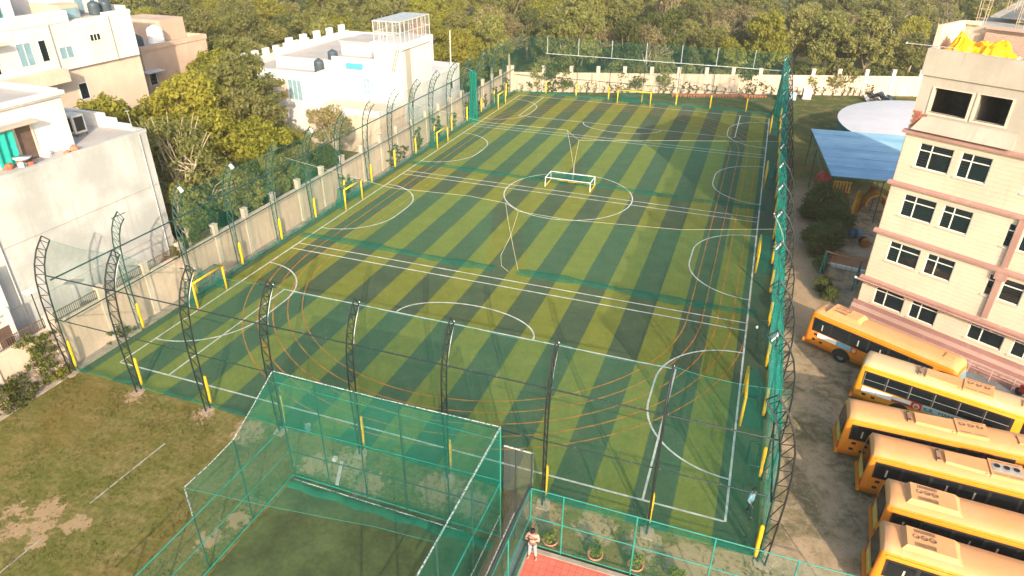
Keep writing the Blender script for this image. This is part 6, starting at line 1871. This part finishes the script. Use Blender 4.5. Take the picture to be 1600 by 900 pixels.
while tries < 26000 and len(placed) < 350:
    tries += 1
    r = 88 + 147 * rngt.random() ** 1.25 if rngt.random() < .8 else rngt.uniform(70, 110)
    a = fwd_a + R(rngt.uniform(-42, 42))
    x, y = cxy.x + r * math.cos(a), cxy.y + r * math.sin(a)
    if not ok(x, y): continue
    placed.append((x, y))
    west = x < 2
    q = rngt.random()
    if west: kind = 'yellow' if q < .55 else ('olive' if q < .85 else ('dry' if q < .93 else 'dark'))
    else: kind = 'olive' if q < .52 else ('dry' if q < .68 else ('yellow' if q < .80 else ('dark' if q < .95 else 'sparse')))
    s = rngt.uniform(.82, 1.15)
    lb_ = wood_label(kind, x, y)
    t = tree(kind, rngt.randrange(3), x, y, s, lb_, 'wood: ' + lb_, sz=s * rngt.uniform(.9, 1.2))
tree('olive', 1, 4.6, 81.4, 1.05, 'tall pale trunked tree just behind the far wall left of the far goal', sz=1.15)
# shrubs below the wood and hedge in the playground
for k in range(46):
    u = 3 + k * 1.9 + rngt.uniform(-.5, .5)
    p = FW0 + FD * u + Vector((-FD.y, FD.x)) * rngt.uniform(1.6, 3.2)
    tree('shrub', k, p.x, p.y, rngt.uniform(.8, 1.5), 'shrub at the edge of the wood just behind the far wall', 'shrubs behind the far wall', name='shrub')
for k in range(13):
    tree('shrub', 0, 41.0 + rngt.uniform(-.5, 1.4), 31.5 + k * .85 + rngt.uniform(-.3, .3), rngt.uniform(.6, .95), 'dark green shrub of the hedge between the dirt path and the blue shed', 'hedge beside the dirt path', name='shrub')
for k, (x, y) in enumerate([(41.0, 25.2), (41.4, 23.6), (40.9, 28.5)]):
    tree('shrub', 0, x, y, .38, ['small weed bush left of the swing', 'small weed bush below the swing', 'small weed bush at the hedge end'][k], name='shrub')
# a pale building far beyond the wood at the upper right
t = thing('far_building', 'pale building far beyond the trees at the upper right', 'building', (78, 88, 0), R(-20))
b = MB(); b.box(-5, 7, 0, 8, 0, 15.5); b.build('wall', M['white_wall'], t, world=False)
for z in (8, 10.6, 13.2):
    for x in (-4.2, -2.2, -.2, 1.8, 3.8):
        b = MB(); b.box(x, x + 1.1, -.04, -.005, z, z + 1.4); b.build('window', M['glass'], t, world=False)
b = MB(); b.box(-5.2, 7.2, -.2, 8.2, 15.5, 15.9); b.build('roof', M['roof_grey'], t, world=False)

# ------------------------------------------------------------------ grass blades on the dry lawn
r_ = np.random.default_rng(5)
n = 7000
xs = r_.uniform(-2, 15.5, n); ys = r_.uniform(-15, -1.9, n)
xs2 = r_.uniform(-2, 41, 5000); ys2 = r_.uniform(-4.3, -1.95, 5000)
xs = np.concatenate([xs, xs2]); ys = np.concatenate([ys, ys2])
clump = np.sin(xs * 1.7 + np.sin(ys * 2.3)) * np.cos(ys * 1.3 + xs * .4) + r_.normal(size=len(xs)) * .6
kk = clump > .15
xs, ys = xs[kk], ys[kk]
cl = np.stack([xs, ys, np.full(len(xs), .02), np.full(len(xs), .06)], 1)
gm = leaf_mesh('grass_tufts', M['grass'], cl, 4, .035, 8, flat=.0)
tag(link('grass_tufts', gm), 'short dry grass tufts on the lawn around the cage', 'grass', kind='stuff')

# ------------------------------------------------------------------ warm haze volume added over everything to lift the dark tones
b = MB(); b.box(-480, 480, -280, 880, -1.0, 27.0)
hm = NB('added_haze')
pv = hm.n('VolumePrincipled')
pv.inputs['Color'].default_value = (1.0, 0.93, 0.80, 1)
pv.inputs['Density'].default_value = 0.00042
pv.inputs['Anisotropy'].default_value = 0.2
hm.l(pv.outputs[0], hm.out.inputs['Volume'])
tag(b.build('haze', hm.m), 'thin pale haze added over the grounds to lift the dark tones', 'haze', kind='stuff')
